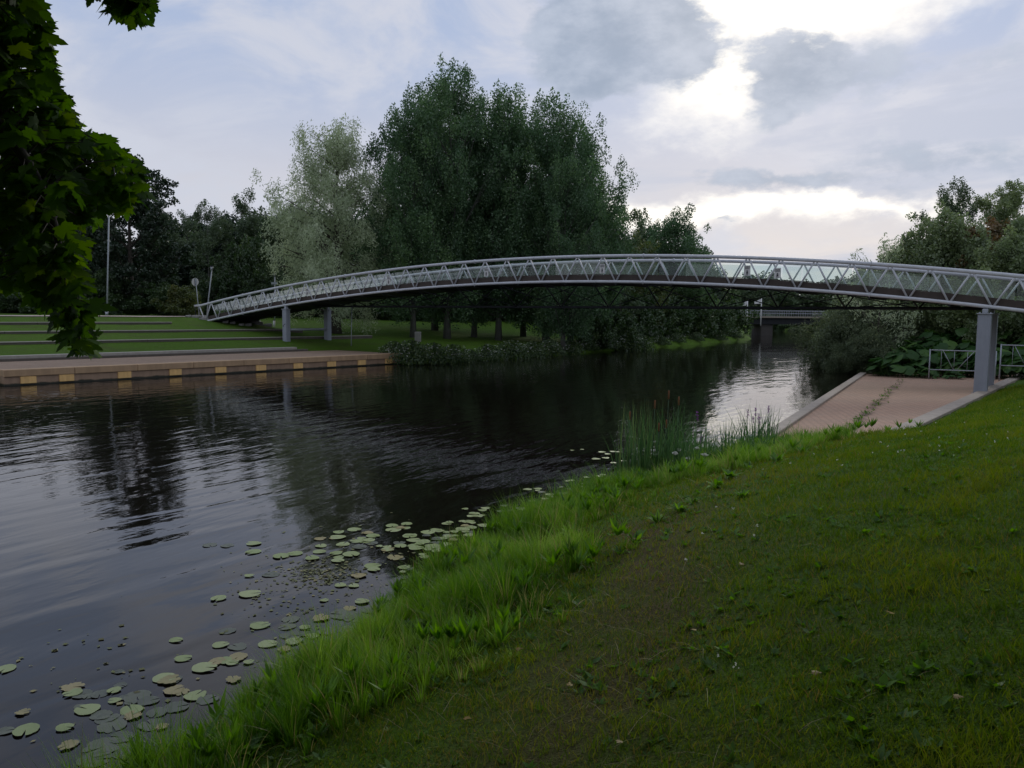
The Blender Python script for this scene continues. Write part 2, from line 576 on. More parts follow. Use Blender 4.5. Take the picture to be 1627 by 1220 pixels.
q.t.links.new(p.outputs[0], o.inputs[0])
M['ground'] = m_


def brick_mat(name, c1, c2, mortar, rot, scale=1.0, bw=0.22, rh=0.11):
    m_, q, o = new_mat(name)
    p = q.n('ShaderNodeBsdfPrincipled')
    tco = q.n('ShaderNodeTexCoord').outputs['Object']
    mp = q.n('ShaderNodeMapping')
    q.put(mp.inputs['Vector'], tco)
    mp.inputs['Rotation'].default_value = (0, 0, rot)
    bt = q.n('ShaderNodeTexBrick')
    q.put(bt.inputs['Vector'], mp.outputs[0])
    q.put(bt.inputs['Color1'], c1)
    q.put(bt.inputs['Color2'], c2)
    q.put(bt.inputs['Mortar'], mortar)
    bt.inputs['Scale'].default_value = scale
    bt.inputs['Mortar Size'].default_value = 0.018
    bt.inputs['Bias'].default_value = -0.1
    bt.inputs['Brick Width'].default_value = bw
    bt.inputs['Row Height'].default_value = rh
    nn = q.noise(tco, 0.8, 5, 0.65)
    n4 = q.noise(tco, 14, 4, 0.65)
    cc = q.mix(q.sstep(nn, 0.40, 0.72, 0.0, 0.7), bt.outputs['Color'], q.mix(n4, (0.20, 0.13, 0.085), (0.44, 0.30, 0.21)))
    cc = q.mix(q.sstep(n4, 0.62, 0.75, 0.0, 0.6), cc, (0.06, 0.06, 0.03))
    q.put(p.inputs['Base Color'], cc)
    p.inputs['Roughness'].default_value = 0.9
    b = q.n('ShaderNodeBump')
    b.inputs['Distance'].default_value = 0.012
    q.put(b.inputs['Height'], q.math('ADD', q.math('MULTIPLY', bt.outputs['Fac'], -0.6), q.math('MULTIPLY', n4, 0.4)))
    q.t.links.new(b.outputs[0], p.inputs['Normal'])
    q.t.links.new(p.outputs[0], o.inputs[0])
    return m_


M['ramp'] = brick_mat('ramp_clinker', (0.43, 0.255, 0.165), (0.49, 0.305, 0.205), (0.20, 0.135, 0.095), R(57), 1.0, 0.32, 0.16)
M['walk'] = brick_mat('walkway_clinker', (0.29, 0.195, 0.125), (0.35, 0.245, 0.16), (0.17, 0.115, 0.075), R(-50))

# glass: greenish, slightly dusty
m_, q, o = new_mat('parapet_glass')
tr = q.n('ShaderNodeBsdfTransparent')
q.put(tr.inputs[0], (0.93, 0.97, 0.955))
df = q.n('ShaderNodeBsdfDiffuse')
q.put(df.inputs[0], (0.60, 0.64, 0.62))
tl = q.n('ShaderNodeBsdfTranslucent')
q.put(tl.inputs[0], (0.60, 0.64, 0.62))
gs = q.n('ShaderNodeBsdfGlossy')
gs.inputs['Roughness'].default_value = 0.03
tco = q.n('ShaderNodeTexCoord').outputs['Object']
rnd = q.n('ShaderNodeObjectInfo').outputs['Random']
dust = q.math('MULTIPLY_ADD', q.math('POWER', rnd, 4.0), 0.16, 0.012)
a0 = q.n('ShaderNodeMixShader')
a0.inputs[0].default_value = 0.5
q.t.links.new(df.outputs[0], a0.inputs[1])
q.t.links.new(tl.outputs[0], a0.inputs[2])
a1 = q.n('ShaderNodeMixShader')
q.put(a1.inputs[0], dust)
q.t.links.new(tr.outputs[0], a1.inputs[1])
q.t.links.new(a0.outputs[0], a1.inputs[2])
fr = q.n('ShaderNodeFresnel')
fr.inputs[0].default_value = 1.45
a2 = q.n('ShaderNodeMixShader')
q.put(a2.inputs[0], q.math('MULTIPLY', fr.outputs[0], 0.5))
q.t.links.new(a1.outputs[0], a2.inputs[1])
q.t.links.new(gs.outputs[0], a2.inputs[2])
q.t.links.new(a2.outputs[0], o.inputs[0])
M['glass'] = m_

# ------------------------------------------------------------------ the lie of the land
near_px = [(265, 1218), (370, 1145), (475, 1078), (585, 990), (662, 930), (760, 868), (900, 800), (990, 775), (1110, 742), (1200, 716)]
NP = [at_z(a, b_, 0.0)[:2] for a, b_ in near_px]
d0 = (NP[2] - NP[0]) / np.linalg.norm(NP[2] - NP[0])
rA, rB = at_z(1207, 712, 0.10), at_z(1377, 594, 0.10)
rC, rD = at_z(1383, 700, 0.30), at_z(1622, 594, 0.30)
NEAR = np.array([NP[0] - d0 * 260, NP[0] - d0 * 40, NP[0] - d0 * 8] + NP +
                [rA[:2], rB[:2], (26.5, 62), (29, 74), (42, 100), (60, 130), (76, 155), (84, 182), (68, 212), (20, 232), (-80, 240), (-400, 260)])
Q0, Q1 = at_z(6, 613.5, 0.0)[:2], at_z(637, 578, 0.0)[:2]
qd = (Q1 - Q0) / np.linalg.norm(Q1 - Q0)
qn = np.array([-qd[1], qd[0]])
QL = float(np.linalg.norm(Q1 - Q0))
FAR = np.array([Q0 - qd * 250 + qn * 30, Q0 - qd * 30 + qn * 4, Q0 - qd * 1.0, Q0, Q1] +
               [at_z(a, b_, 0.0)[:2] for a, b_ in ((660, 577), (735, 573), (820, 568), (900, 562.5), (1000, 555.5), (1080, 549.5), (1135, 545), (1195, 538.5))] +
               [(44, 150), (46, 168), (20, 186), (-80, 196), (-400, 215)])


def sdist(X, Y, poly):
    """signed distance to a polyline, positive on its left"""
    best = np.full(X.shape, 1e18)
    sg = np.zeros(X.shape)
    for (x0, y0), (x1, y1) in zip(poly[:-1], poly[1:]):
        dx, dy = x1 - x0, y1 - y0
        t = np.clip(((X - x0) * dx + (Y - y0) * dy) / (dx * dx + dy * dy), 0, 1)
        ex, ey = X - x0 - t * dx, Y - y0 - t * dy
        dd = ex * ex + ey * ey
        cr = dx * (Y - y0) - dy * (X - x0)
        k = dd < best - 1e-9
        best = np.where(k, dd, best)
        sg = np.where(k, np.sign(cr), sg)
    return np.sqrt(best) * np.where(sg == 0, 1, sg)


def segd(X, Y, a, b_):
    dx, dy = b_[0] - a[0], b_[1] - a[1]
    L = math.hypot(dx, dy)
    t = ((X - a[0]) * dx + (Y - a[1]) * dy) / L
    s_ = (dx * (Y - a[1]) - dy * (X - a[0])) / L     # + left
    return t / L, s_


def sm(x, a, b_):
    t = np.clip((x - a) / (b_ - a), 0, 1)
    return t * t * (3 - 2 * t)


def wob(X, Y):
    return 0.5 * np.sin(X * 0.9 + 1.3 * np.sin(Y * 0.41)) * np.sin(Y * 0.73 + 0.8 * np.sin(X * 0.37)) + 0.5 * np.sin(X * 2.3 + Y * 1.7) * np.sin(Y * 2.9 - X * 1.1)


def in_ramp(X, Y, grow=0.0):
    t, s1 = segd(X, Y, rA, rB)
    t2, s2 = segd(X, Y, rC, rD)
    _, s3 = segd(X, Y, rA, rC)
    _, s4 = segd(X, Y, rB, rD)
    return (s1 < grow) & (s2 > -grow) & (s3 > -grow) & (s4 < grow)


def ramp_z(X, Y):
    _, s1 = segd(X, Y, rA, rB)
    _, s2 = segd(X, Y, rC, rD)
    a, c = np.abs(s1), np.abs(s2)
    return 0.10 + 0.20 * a / (a + c + 1e-6)


def height(X, Y):
    X, Y = np.asarray(X, float), np.asarray(Y, float)
    dn = -sdist(X, Y, NEAR)
    df_ = sdist(X, Y, FAR)
    bed = -np.clip(0.35 + 0.4 * np.minimum(-dn, -df_), 0.3, 1.5)
    hn = np.interp(dn, [-0.3, 0, 0.35, 1.4, 3, 6.5, 12, 30, 90, 400], [-0.35, -0.04, 0.2, 0.46, 0.88, 1.72, 2.05, 2.6, 3.4, 6])
    # the slip: lawn falls to its upper kerb, ground beyond its far edge stays low
    t2, s2 = segd(X, Y, rC, rD)
    ex = np.maximum(np.maximum(-t2, t2 - 1.0), 0) * np.linalg.norm(rD - rC)
    e = np.hypot(np.maximum(-s2, 0), ex)
    e = np.maximum(e - 0.62, 0)
    hn = np.minimum(hn, 0.31 + 0.24 * e + 0.014 * e * e)
    _, s4 = segd(X, Y, rB, rD)
    hn = np.where(s4 > 0, np.minimum(hn, 0.34 + 0.34 * s4), hn)
    hn = np.where((dn > 0.0) & (~in_ramp(X, Y, 0.1)), hn + 0.02 * wob(X * 1.3, Y * 1.3) * sm(dn, 0.3, 2), hn)
    hn = np.where(in_ramp(X, Y, 0.25), np.minimum(hn, ramp_z(X, Y) - 0.12), hn)
    nat = np.interp(df_, [-0.3, 0, 0.6, 2.5, 9, 22, 32, 70, 400], [-0.3, -0.04, 0.45, 0.8, 1.15, 2.35, 2.9, 3.2, 7])
    t = (X - Q0[0]) * qd[0] + (Y - Q0[1]) * qd[1]
    ter = np.interp(df_, [0.9, 1.0, 6.6, 7.4, 21, 27, 70, 400], [-0.6, 0.5, 0.5, 0.93, 2.92, 3.0, 3.3, 7])
    k = sm(t, -3, -0.5) * (1 - sm(t, QL - 0.4, QL + 4))
    k = np.where(df_ < 3, ((t > -0.6) & (t < QL - 0.1)).astype(float), k)
    hf = nat * (1 - k) + ter * k + 0.03 * wob(X * 0.6, Y * 0.6)
    h = np.where(dn > -0.3, hn, np.where(df_ > -0.3, hf, bed))
    return h


def steps(*seg):
    o_ = []
    for a, b_, st in seg:
        o_ += list(np.arange(a, b_, st))
    return np.array(o_)


gx = steps((-420, -120, 25), (-120, -50, 3), (-50, -20, 0.9), (-20, -6, 0.45), (-6, 14, 0.22), (14, 45, 0.6), (45, 120, 3), (120, 421, 25))
gy = steps((-300, -30, 20), (-30, 0, 1.5), (0, 26, 0.22), (26, 70, 0.6), (70, 140, 1.6), (140, 260, 5), (260, 1300, 60))
GX, GY = np.meshgrid(gx, gy)
GH = height(GX, GY)
nx, ny = len(gx), len(gy)
V = np.stack([GX.ravel(), GY.ravel(), GH.ravel()], 1)
ii = (np.arange(ny - 1)[:, None] * nx + np.arange(nx - 1)[None]).ravel()
F = np.stack([ii, ii + 1, ii + nx + 1, ii + nx], 1)
ground = big_mesh('ground', V, F, M['ground'], smooth=True)
tag(ground, kind='structure')
DN = -sdist(GX, GY, NEAR)
dryv = np.exp(-((DN - 3.0) / 1.4) ** 2) * 0.6 * (DN > 0) * (1 - 0.8 * sm(GY, 9, 18)) * 1.05 + 0.12 * sm(DN, 2, 6) * (1 - sm(GY, 6, 16))
att = ground.data.attributes.new('dry', 'FLOAT', 'POINT')
att.data.foreach_set('value', np.ascontiguousarray(dryv.ravel(), dtype=np.float32))

wat = MB()
wat.add([(-500, -400, 0), (500, -400, 0), (500, 600, 0), (-500, 600, 0)], [(0, 1, 2, 3)])
tag(wat.build('river_water', M['water']), kind='structure')


def dnear(X, Y):
    return -sdist(X, Y, NEAR)


def gz(x, y):
    return float(height(np.array([x]), np.array([y]))[0])


# ------------------------------------------------------------------ slip (paved ramp) and its kerbs
mb = MB()
n_u, n_v = 24, 6
Vr = []
for i in range(n_u + 1):
    for j in range(n_v + 1):
        a = rA + (rB - rA) * i / n_u
        c = rC + (rD - rC) * i / n_u
        pnt = a + (c - a) * j / n_v
        Vr.append((pnt[0], pnt[1], 0.10 + 0.20 * j / n_v - 0.03 * math.sin(math.pi * j / n_v)))
Fr = [(i * (n_v + 1) + j, (i + 1) * (n_v + 1) + j, (i + 1) * (n_v + 1) + j + 1, i * (n_v + 1) + j + 1) for i in range(n_u) for j in range(n_v)]
mb.add(Vr, [f[::-1] for f in Fr], True)
tag(mb.build('paved_ramp', M['ramp']), kind='structure')


def kerb_strip(a, b_, wd, top, bot, side, mat, name, segs=14):
    """a row of kerb stones along a to b"""
    a, b_ = np.array(a[:2]), np.array(b_[:2])
    d = (b_ - a) / np.linalg.norm(b_ - a)
    nrm = np.array([-d[1], d[0]]) * side
    L = np.linalg.norm(b_ - a)
    k = MB()
    for i in range(segs):
        s0, s1 = L * i / segs + 0.006, L * (i + 1) / segs - 0.006
        c = a + d * (s0 + s1) / 2 + nrm * wd / 2
        k.box((c[0], c[1], (top + bot) / 2), (*(d * (s1 - s0) / 2), 0), (*(nrm * wd / 2), 0), (0, 0, (top - bot) / 2), 0.015)
    return k.build(name, mat)


tag(kerb_strip(rA, rB, 0.36, 0.19, -0.6, 1, M['kerb'], 'kerb'), 'pale concrete kerb along the water edge of the brick slip', 'kerb')
ex_ = (rC - rD) / np.linalg.norm(rC - rD)
tag(kerb_strip(rC + ex_ * 0.9, rD, 0.48, 0.40, 0.0, -1, M['kerb'], 'kerb'), 'pale concrete kerb between the brick slip and the lawn', 'kerb')

# ------------------------------------------------------------------ quay on the far bank
quay = tag(empty('quay', (0, 0, 0)), 'long low brown concrete quay with a row of ochre blocks above the water', 'quay')


def qp(t, n_, z):
    p2 = Q0 + qd * t + qn * n_
    return np.array([p2[0], p2[1], z])


q3, n3_ = np.array([*qd, 0]), np.array([*qn, 0])


def qbox(mb, t0, t1, n0, n1, z0, z1, bev=0.0):
    return mb.box(qp((t0 + t1) / 2, (n0 + n1) / 2, (z0 + z1) / 2), q3 * (t1 - t0) / 2, n3_ * (n1 - n0) / 2, np.array([0, 0, (z1 - z0) / 2]), bev)


cb = MB()
for i in range(8):
    qbox(cb, QL * i / 8 + 0.008, QL * (i + 1) / 8 - 0.008, -0.06, 0.55, 0.40, 0.72, 0.02)
cb.build('cap_beam', M['quay'], quay)
qbox(MB(), 0.02, QL - 0.02, 0.02, 0.5, -0.9, 0.398).build('quay_wall', M['wet'], quay)
qbox(MB(), 0.0, QL, 0.552, 6.7, -0.2, 0.70).build('walkway', M['walk'], quay)
qbox(MB(), -0.5, QL - 2.6, 6.7, 7.15, 0.3, 0.84, 0.015).build('step', M['dark_timber'], quay)
qbox(MB(), -0.5, QL - 3.2, 7.153, 7.7, 0.3, 0.98, 0.015).build('step', M['sleeper'], quay)


def t_of_px(px):
    r_ = ray(px, 600)
    A = np.array([[r_[0], -qd[0]], [r_[1], -qd[1]]])
    return float(np.linalg.solve(A, Q0)[1])


for bx in (45, 106, 198, 279, 351, 415, 474, 527, 575, 618):
    t_ = t_of_px(bx)
    bb = MB()
    qbox(bb, t_ - 0.33, t_ + 0.33, -0.035, 0.03, 0.07, 0.392, 0.01)
    bb.build('fender_block', M['ochre'], quay)

# terrace edgings on the grass slope
def slope_hit(px, py):
    """where a sight line meets the grass slope behind the quay"""
    lo, hi = 7.5, 21.0
    for _ in range(40):
        n_ = (lo + hi) / 2
        z_ = 0.93 + 0.1463 * (n_ - 7.4)
        p2 = at_z(px, py, z_)
        if (p2[:2] - Q0) @ qn > n_:
            lo = n_
        else:
            hi = n_
    return n_, z_, float((p2[:2] - Q0) @ qd)


for nm, ex2, (py0, py1) in (('just above the quay steps', 590, (545, 541)), ('in the middle of the grass slope', 480, (529, 526.5)), ('topmost on the grass slope below the path', 272, (515, 514))):
    nn_, z_, _t = slope_hit(120, py0)
    r_ = ray(ex2, py1)
    t1_ = float(np.linalg.solve(np.array([[r_[0], -qd[0]], [r_[1], -qd[1]]]), Q0 + qn * nn_)[1])
    te = tag(empty('terrace_edging', tuple(qp(t1_ / 2 - 13, nn_, z_))), 'long low grey terrace edging ' + nm, 'retaining wall', 'terrace edgings on the far bank')
    o_ = np.array(te.location)
    L_ = t1_ + 26
    k_ = int(L_ / 3)
    fc, cp_ = MB(), MB()
    for i in range(k_):
        ta, tb_ = -26 + L_ * i / k_, -26 + L_ * (i + 1) / k_
        for mb_, n0, n1, z0, z1 in ((fc, -0.13, 0.13, -0.5, 0.098), (cp_, -0.16, 0.17, 0.10, 0.155)):
            mb_.box(qp((ta + tb_) / 2, nn_ + (n0 + n1) / 2, z_ + (z0 + z1) / 2) - o_, q3 * ((tb_ - ta) / 2 - 0.01), n3_ * (n1 - n0) / 2, np.array([0, 0, (z1 - z0) / 2]), 0.01)
    fc.build('face_board', M['dark_timber'], te)
    cp_.build('coping', M['sleeper'], te)

# path on top of the far bank
pv = MB()
PT, PN = [], []
for t_ in np.arange(-60, 27, 1.0):
    PT.append(t_)
c_ = [(qp(t_, 21.6 + 0.3 * math.sin(t_ * 0.2), 0), qp(t_, 24.4 + 0.3 * math.sin(t_ * 0.17), 0)) for t_ in PT]
Vp = []
for a, b_ in c_:
    for k in range(5):
        w_ = a + (b_ - a) * k / 4
        Vp.append((w_[0], w_[1], gz(w_[0], w_[1]) + 0.05))
Fp = [(i * 5 + k, (i + 1) * 5 + k, (i + 1) * 5 + k + 1, i * 5 + k + 1) for i in range(len(PT) - 1) for k in range(4)]
pv.add(Vp, [f[::-1] for f in Fp], True)
tag(pv.build('path', M['path']), kind='structure')

# ------------------------------------------------------------------ footbridge
P0 = np.array([-477.12 / FPX * 64, 64.0])
PS = np.array([0.0205619 * 64, -0.0142154 * 64])       # one truss bay along the bridge
BL = float(np.linalg.norm(PS))
bd = PS / BL
bn = np.array([-bd[1], bd[0]])                          # towards the far side
BW = 4.0
TH = 1.38
bpts = [(330, 510), (455, 485), (560, 468.5), (600, 464), (700, 455.5), (800, 449), (900, 447.5), (940, 448), (1140, 452.5), (1220, 456.5), (1340, 464.5), (1470, 476.5), (1560, 487), (1620, 493.5)]


def s_of_px(x):
    u_ = x - CX
    return (-477.12 - u_) / (u_ * -0.0142154 - 26.0931)


ss_, zz_ = [], []
for x_, y_ in bpts:
    s_ = s_of_px(x_)
    pz = at_y(x_, y_, (P0 + PS * s_)[1])
    ss_.append(s_)
    zz_.append(pz[2])
BC = np.polyfit(ss_, zz_, 4)
S0, S1 = -1, 41
print('bridge z', [round(float(np.polyval(BC, s)), 2) for s in (-1, 5.65, 12, 20, 28, 33.3, 36)])


def bz(s_):
    s_ = np.asarray(s_, float)
    base_ = np.polyval(BC, np.clip(s_, -1, 36))
    sl = np.polyval(np.polyder(BC), 36.0)
    return base_ + np.where(s_ > 36, (s_ - 36) * sl, 0)


def bp(s_, n_=0.0, dz=0.0):
    p2 = P0 + PS * s_ + bn * n_
    return np.array([p2[0], p2[1], float(bz(s_)) + dz])


bridge = tag(empty('footbridge', (*(P0 + bn * BW / 2), 0)), 'long arched grey steel truss footbridge with glass parapets over the river', 'bridge')
BORG = Vector(bridge.location)


def bpart(mb, name, mat, parent=None):
    mb.v = [(v[0] - BORG.x, v[1] - BORG.y, v[2] - BORG.z) for v in mb.v] if parent is None else mb.v
    return mb.build(name, mat, parent or bridge)


fine = np.arange(S0, S1 + 0.01, 0.5)
zig = 0
for side in (0, 1):
    n_ = BW * side
    bpart(MB().tube([bp(s_, n_, TH) for s_ in np.arange(S0 - 0.35, S1, 0.5)], 0.088, 14), 'top_chord', M['steel'])
    bpart(MB().tube([bp(s_, n_, 0) for s_ in fine], 0.08, 14), 'bottom_chord', M['steel'])
    for i in range(S0 + 3, S1 - 1, 7):      # bolted joints of the chord lengths
        for dz, r0_ in ((TH, 0.125), (0.0, 0.115)):
            a, b_ = bp(i + 0.5, n_, dz), bp(i + 0.52, n_, dz)
            bpart(MB().tube([a, b_], r0_, 14), 'joint_flange', M['steel'])
    rest = MB()
    order = []
    for i in range(S0, S1):
        # bottom node at i+0.5; top nodes at i and i+1
        for (sa, sb) in ((i + 0.04, i + 0.46), (i + 0.96, i + 0.54)):
            p_a, p_b = bp(sa, n_, TH - 0.085), bp(sb, n_, 0.075)
            order.append((p_a, p_b, i))
    for p_a, p_b, i in order:
        if (side == 0) or (side == 1 and 25 <= i < 37):
            if side == 0 and i >= 37:
                rest.tube([p_a, p_b], 0.043, 9)
                continue
            bpart(MB().tube([p_a, p_b], 0.043, 9), 'diagonal_brace', M['steel'])
        else:
            rest.tube([p_a, p_b], 0.043, 9)
    rr = bpart(rest, 'diagonal_braces', M['steel'])
    rr['kind'] = 'stuff'
# deck and its timber edges
dk = MB()
Vd = []
for s_ in fine:
    for n_, dz in ((0.16, 0.10), (0.16, -0.10), (BW - 0.16, -0.10), (BW - 0.16, 0.10)):
        Vd.append(bp(s_, n_, dz))
Fd = [(i * 4 + k, i * 4 + (k + 1) % 4, (i + 1) * 4 + (k + 1) % 4, (i + 1) * 4 + k) for i in range(len(fine) - 1) for k in range(4)]
dk.add(Vd, Fd)
bpart(dk, 'deck', M['dark_steel'])
for n0, n1 in ((0.09, 0.155), (BW - 0.155, BW - 0.09)):
    fb = MB()
    Vd = []
    for s_ in fine:
        for n_, dz in ((n0, 0.36), (n0, 0.02), (n1, 0.02), (n1, 0.36)):
            Vd.append(bp(s_, n_, dz))
    fb.add(Vd, Fd)
    for i in range(S0, S1):        # ragged top of the worn edge boards
        a, b_ = bp(i + 0.02, (n0 + n1) / 2, 0.365), bp(i + 0.98, (n0 + n1) / 2, 0.365)
        w_ = (b_ - a) / 2
        fb.box((a + b_) / 2 + np.array([0, 0, 0.01 + 0.02 * random.random()]), w_, (*(bn * 0.02), 0), (0, 0, 0.018))
    bpart(fb, 'edge_board', M['fascia'])
# end posts on the left
for n_ in (0, BW):
    bpart(MB().tube([bp(S0 - 0.35, n_, TH), bp(S0 - 0.30, n_, 0.55)], 0.03, 8), 'end_post', M['dark_steel'])
# glass parapet panels, two bays each, inside both trusses
for n_ in (0.22, BW - 0.22):
    for i in range(S0 + 1, S1 - 1, 2):
        gl = MB()
        hs_ = 1.18 + random.choice((0, 0, 0, -0.06))
        Vg = []
        for k in range(5):
            s_ = i + 0.02 + 1.96 * k / 4
            for dn_, dz in ((-0.006, 0.34), (0.006, 0.34), (0.006, hs_), (-0.006, hs_)):
                Vg.append(bp(s_, n_ + dn_, dz))
        Fg = [(a * 4 + k, a * 4 + (k + 1) % 4, (a + 1) * 4 + (k + 1) % 4, (a + 1) * 4 + k) for a in range(4) for k in range(4)]
        Fg += [(0, 1, 2, 3), (19, 18, 17, 16)]
        gl.add(Vg, Fg)
        bpart(gl, 'glass_panel', M['glass'])
# notices stuck on the glass
for px_, dz in ((376, 0.72), (485, 0.72), (614, 0.72), (768, 0.72), (951, 0.72), (1180, 0.76), (1228, 0.70)):
    s_ = s_of_px(px_)
    c = bp(s_, 0.205, dz)
    pl = MB().box(c, (*(bd * 0.16), 0), (*(bn * 0.004), 0), (0, 0, 0.25))
    po = bpart(pl, 'notice_plate', M['white'])
    fg = MB()
    cc = c - np.array([*bn, 0]) * 0.007 - np.array([BORG.x, BORG.y, 0])
    ax = np.array([*bd, 0])
    zz = np.array([0, 0, 1.0])
    for k in range(3):
        fg.box(cc + zz * (0.19 - 0.05 * k), ax * 0.12, np.array([*bn, 0]) * 0.002, zz * 0.012)
    fg.box(cc - zz * 0.02, ax * 0.03, np.array([*bn, 0]) * 0.002, zz * 0.03)
    fg.box(cc - zz * 0.10, ax * 0.045, np.array([*bn, 0]) * 0.002, zz * 0.045)
    for sg_ in (-1, 1):
        fg.box(cc - zz * 0.185 + ax * 0.03 * sg_, ax * 0.014, np.array([*bn, 0]) * 0.002, zz * 0.04)
    fg.build('notice_print', M['ink'], po)
# dark tie and struts under the arch
TZ = 3.88
tie = [bp(s_, BW / 2) * np.array([1, 1, 0]) + np.array([0, 0, TZ]) for s_ in np.arange(6.2, 33.4, 1.0)]
bpart(MB().tube(tie, 0.075, 10), 'tie_beam', M['dark_steel'])
for k in range(13):
    s_ = 7.6 + 2.0 * k
    low = np.array([*(P0 + PS * s_ + bn * BW / 2), TZ])
    for n_ in (0.05, BW - 0.05):
        if float(bz(s_)) > TZ + 0.25:
            bpart(MB().tube([low, bp(s_, n_, -0.06)], 0.038, 8), 'strut', M['dark_steel'])
        sn = s_ - 2.0 if n_ < 1 else s_ + 2.0
        if k not in (0,) and 6.5 < sn < 32.5:
            bpart(MB().tube([low, bp(sn, n_, -0.06)], 0.024, 8), 'tension_rod', M['dark_steel'])
        if False:
            sn = s_ + 2.0 if n_ < 1 else s_ - 2.0
            bpart(MB().tube([low, bp(sn, n_, -0.06)], 0.026, 6), 'tension_rod', M['dark_steel'])
for k in range(0, 21):
    s_ = 0.5 + 2 * k
    bpart(MB().tube([bp(s_, 0.02, -0.12), bp(s_, BW - 0.02, -0.12)], 0.06, 8), 'cross_beam', M['dark_steel'])
# piers
sl_, sr_ = s_of_px(455), s_of_px(1561)
pier_tops = []
for s_, zb, w_ in ((sl_, 0.85, 0.21), (sr_, 0.18, 0.25)):
    for n_ in (0.0, BW):
        c = bp(s_ + (-0.02 if n_ > 0 and s_ == sr_ else 0), n_)
        top = c[2] - 0.33
        pm = MB().box((c[0], c[1], (top + zb - 0.3) / 2), (*(bd * w_), 0), (*(bn * w_ * 0.98), 0), (0, 0, (top - zb + 0.3) / 2), 0.02)
        po = bpart(pm, 'pier', M['pier'])
        cp = MB().box((c[0] - BORG.x, c[1] - BORG.y, top + 0.022), (*(bd * w_ * 1.18), 0), (*(bn * w_ * 1.18), 0), (0, 0, 0.02), 0.006)
        cp.build('cap_plate', M['galv'], po)
        bm_ = MB().box((c[0] - BORG.x, c[1] - BORG.y, top + 0.135), (*(bd * 0.11), 0), (*(bn * 0.11), 0), (0, 0, 0.09), 0.02)
        for sg_ in (-1, 1):
            bm_.box((c[0] - BORG.x + bd[0] * 0.2 * sg_, c[1] - BORG.y + bd[1] * 0.2 * sg_, top + 0.065), (*(bd * 0.03), 0), (*(bn * 0.03), 0), (0, 0, 0.024))
        bm_.build('bearing', M['galv'], po)
        ft = MB().box((c[0] - BORG.x, c[1] - BORG.y, zb + 0.07), (*(bd * w_ * 1.28), 0), (*(bn * w_ * 1.28), 0), (0, 0, 0.025), 0.006)
        for e1 in (-1, 1):
            for e2 in (-1, 1):
                q0 = np.array([c[0] - BORG.x, c[1] - BORG.y, zb + 0.095]) + np.array([*(bd * w_ * 1.15 * e1 + bn * w_ * 1.15 * e2), 0])
                ft.tube([q0, q0 + np.array([0, 0, 0.05])], 0.018, 6)
        ft.build('base_plate', M['galv'], po)
        if s_ == sl_ and n_ == 0:
            gm = MB()
            cc = np.array([c[0] - BORG.x, c[1] - BORG.y, 2.42]) - np.array([*bn, 0]) * (w_ * 0.98 + 0.003)
            gm.box(cc + np.array([*bd, 0]) * 0.06 + np.array([0, 0, 0.12]), np.array([*bd, 0.35]) * 0.07, (*(bn * 0.002), 0), (0, 0, 0.03))
            gm.box(cc - np.array([*bd, 0]) * 0.08, np.array([*bd, 0]) * 0.045, (*(bn * 0.002), 0), (0, 0, 0.055))
            gm.box(cc - np.array([*bd, 0]) * 0.02 + np.array([0, 0, 0.07]), np.array([*bd, 0.6]) * 0.05, (*(bn * 0.002), 0), (0, 0, 0.014))
            gm.build('graffiti', M['ink'], po)
a, b_ = bp(sl_, 0.2), bp(sl_, BW - 0.2)
a[2] = b_[2] = 2.14
bpart(MB().tube([a, b_], 0.085, 12), 'cross_pipe', M['galv'])
# abutment on the left bank
ab = MB()
for k in range(26):
    s_ = random.uniform(-1.7, 1.4)
    n_ = random.uniform(-0.5, BW + 0.5)
    c = bp(s_, n_)
    z_ = gz(c[0], c[1])
    r_ = random.uniform(0.15, 0.4)
    ab.box((c[0], c[1], z_ + 0.05), (r_, 0.2 * r_, 0.1 * r_), (-0.2 * r_, r_ * 0.8, 0), (0, 0.1 * r_, r_ * 0.55), r_ * 0.3)
ab2 = MB()
c = bp(-1.2, BW / 2)
ab2.box((c[0], c[1], bz(-1.2) - 0.75), (*(bd * 0.35), 0), (*(bn * (BW / 2 + 0.2)), 0), (0, 0, 0.75), 0.02)
bpart(ab2, 'abutment', M['concrete'])
bpart(ab, 'rubble', M['stone'])

# ------------------------------------------------------------------ vegetation generators
def unit(a):
    return a / (np.linalg.norm(a, axis=-1, keepdims=True) + 1e-9)


def leaf_quads(C, U, N, L, Wd):
    """rhombic leaves"""
    U = unit(U)
    Vv = unit(np.cross(N, U))
    L, Wd = np.asarray(L)[:, None], np.asarray(Wd)[:, None]
    a = C - U * L / 2
    b_ = C + Vv * Wd / 2 - U * L * 0.08
    c = C + U * L / 2
    d = C - Vv * Wd / 2 - U * L * 0.08
    V_ = np.stack([a, b_, c, d], 1).reshape(-1, 3)
    return V_, np.arange(len(V_)).reshape(-1, 4)


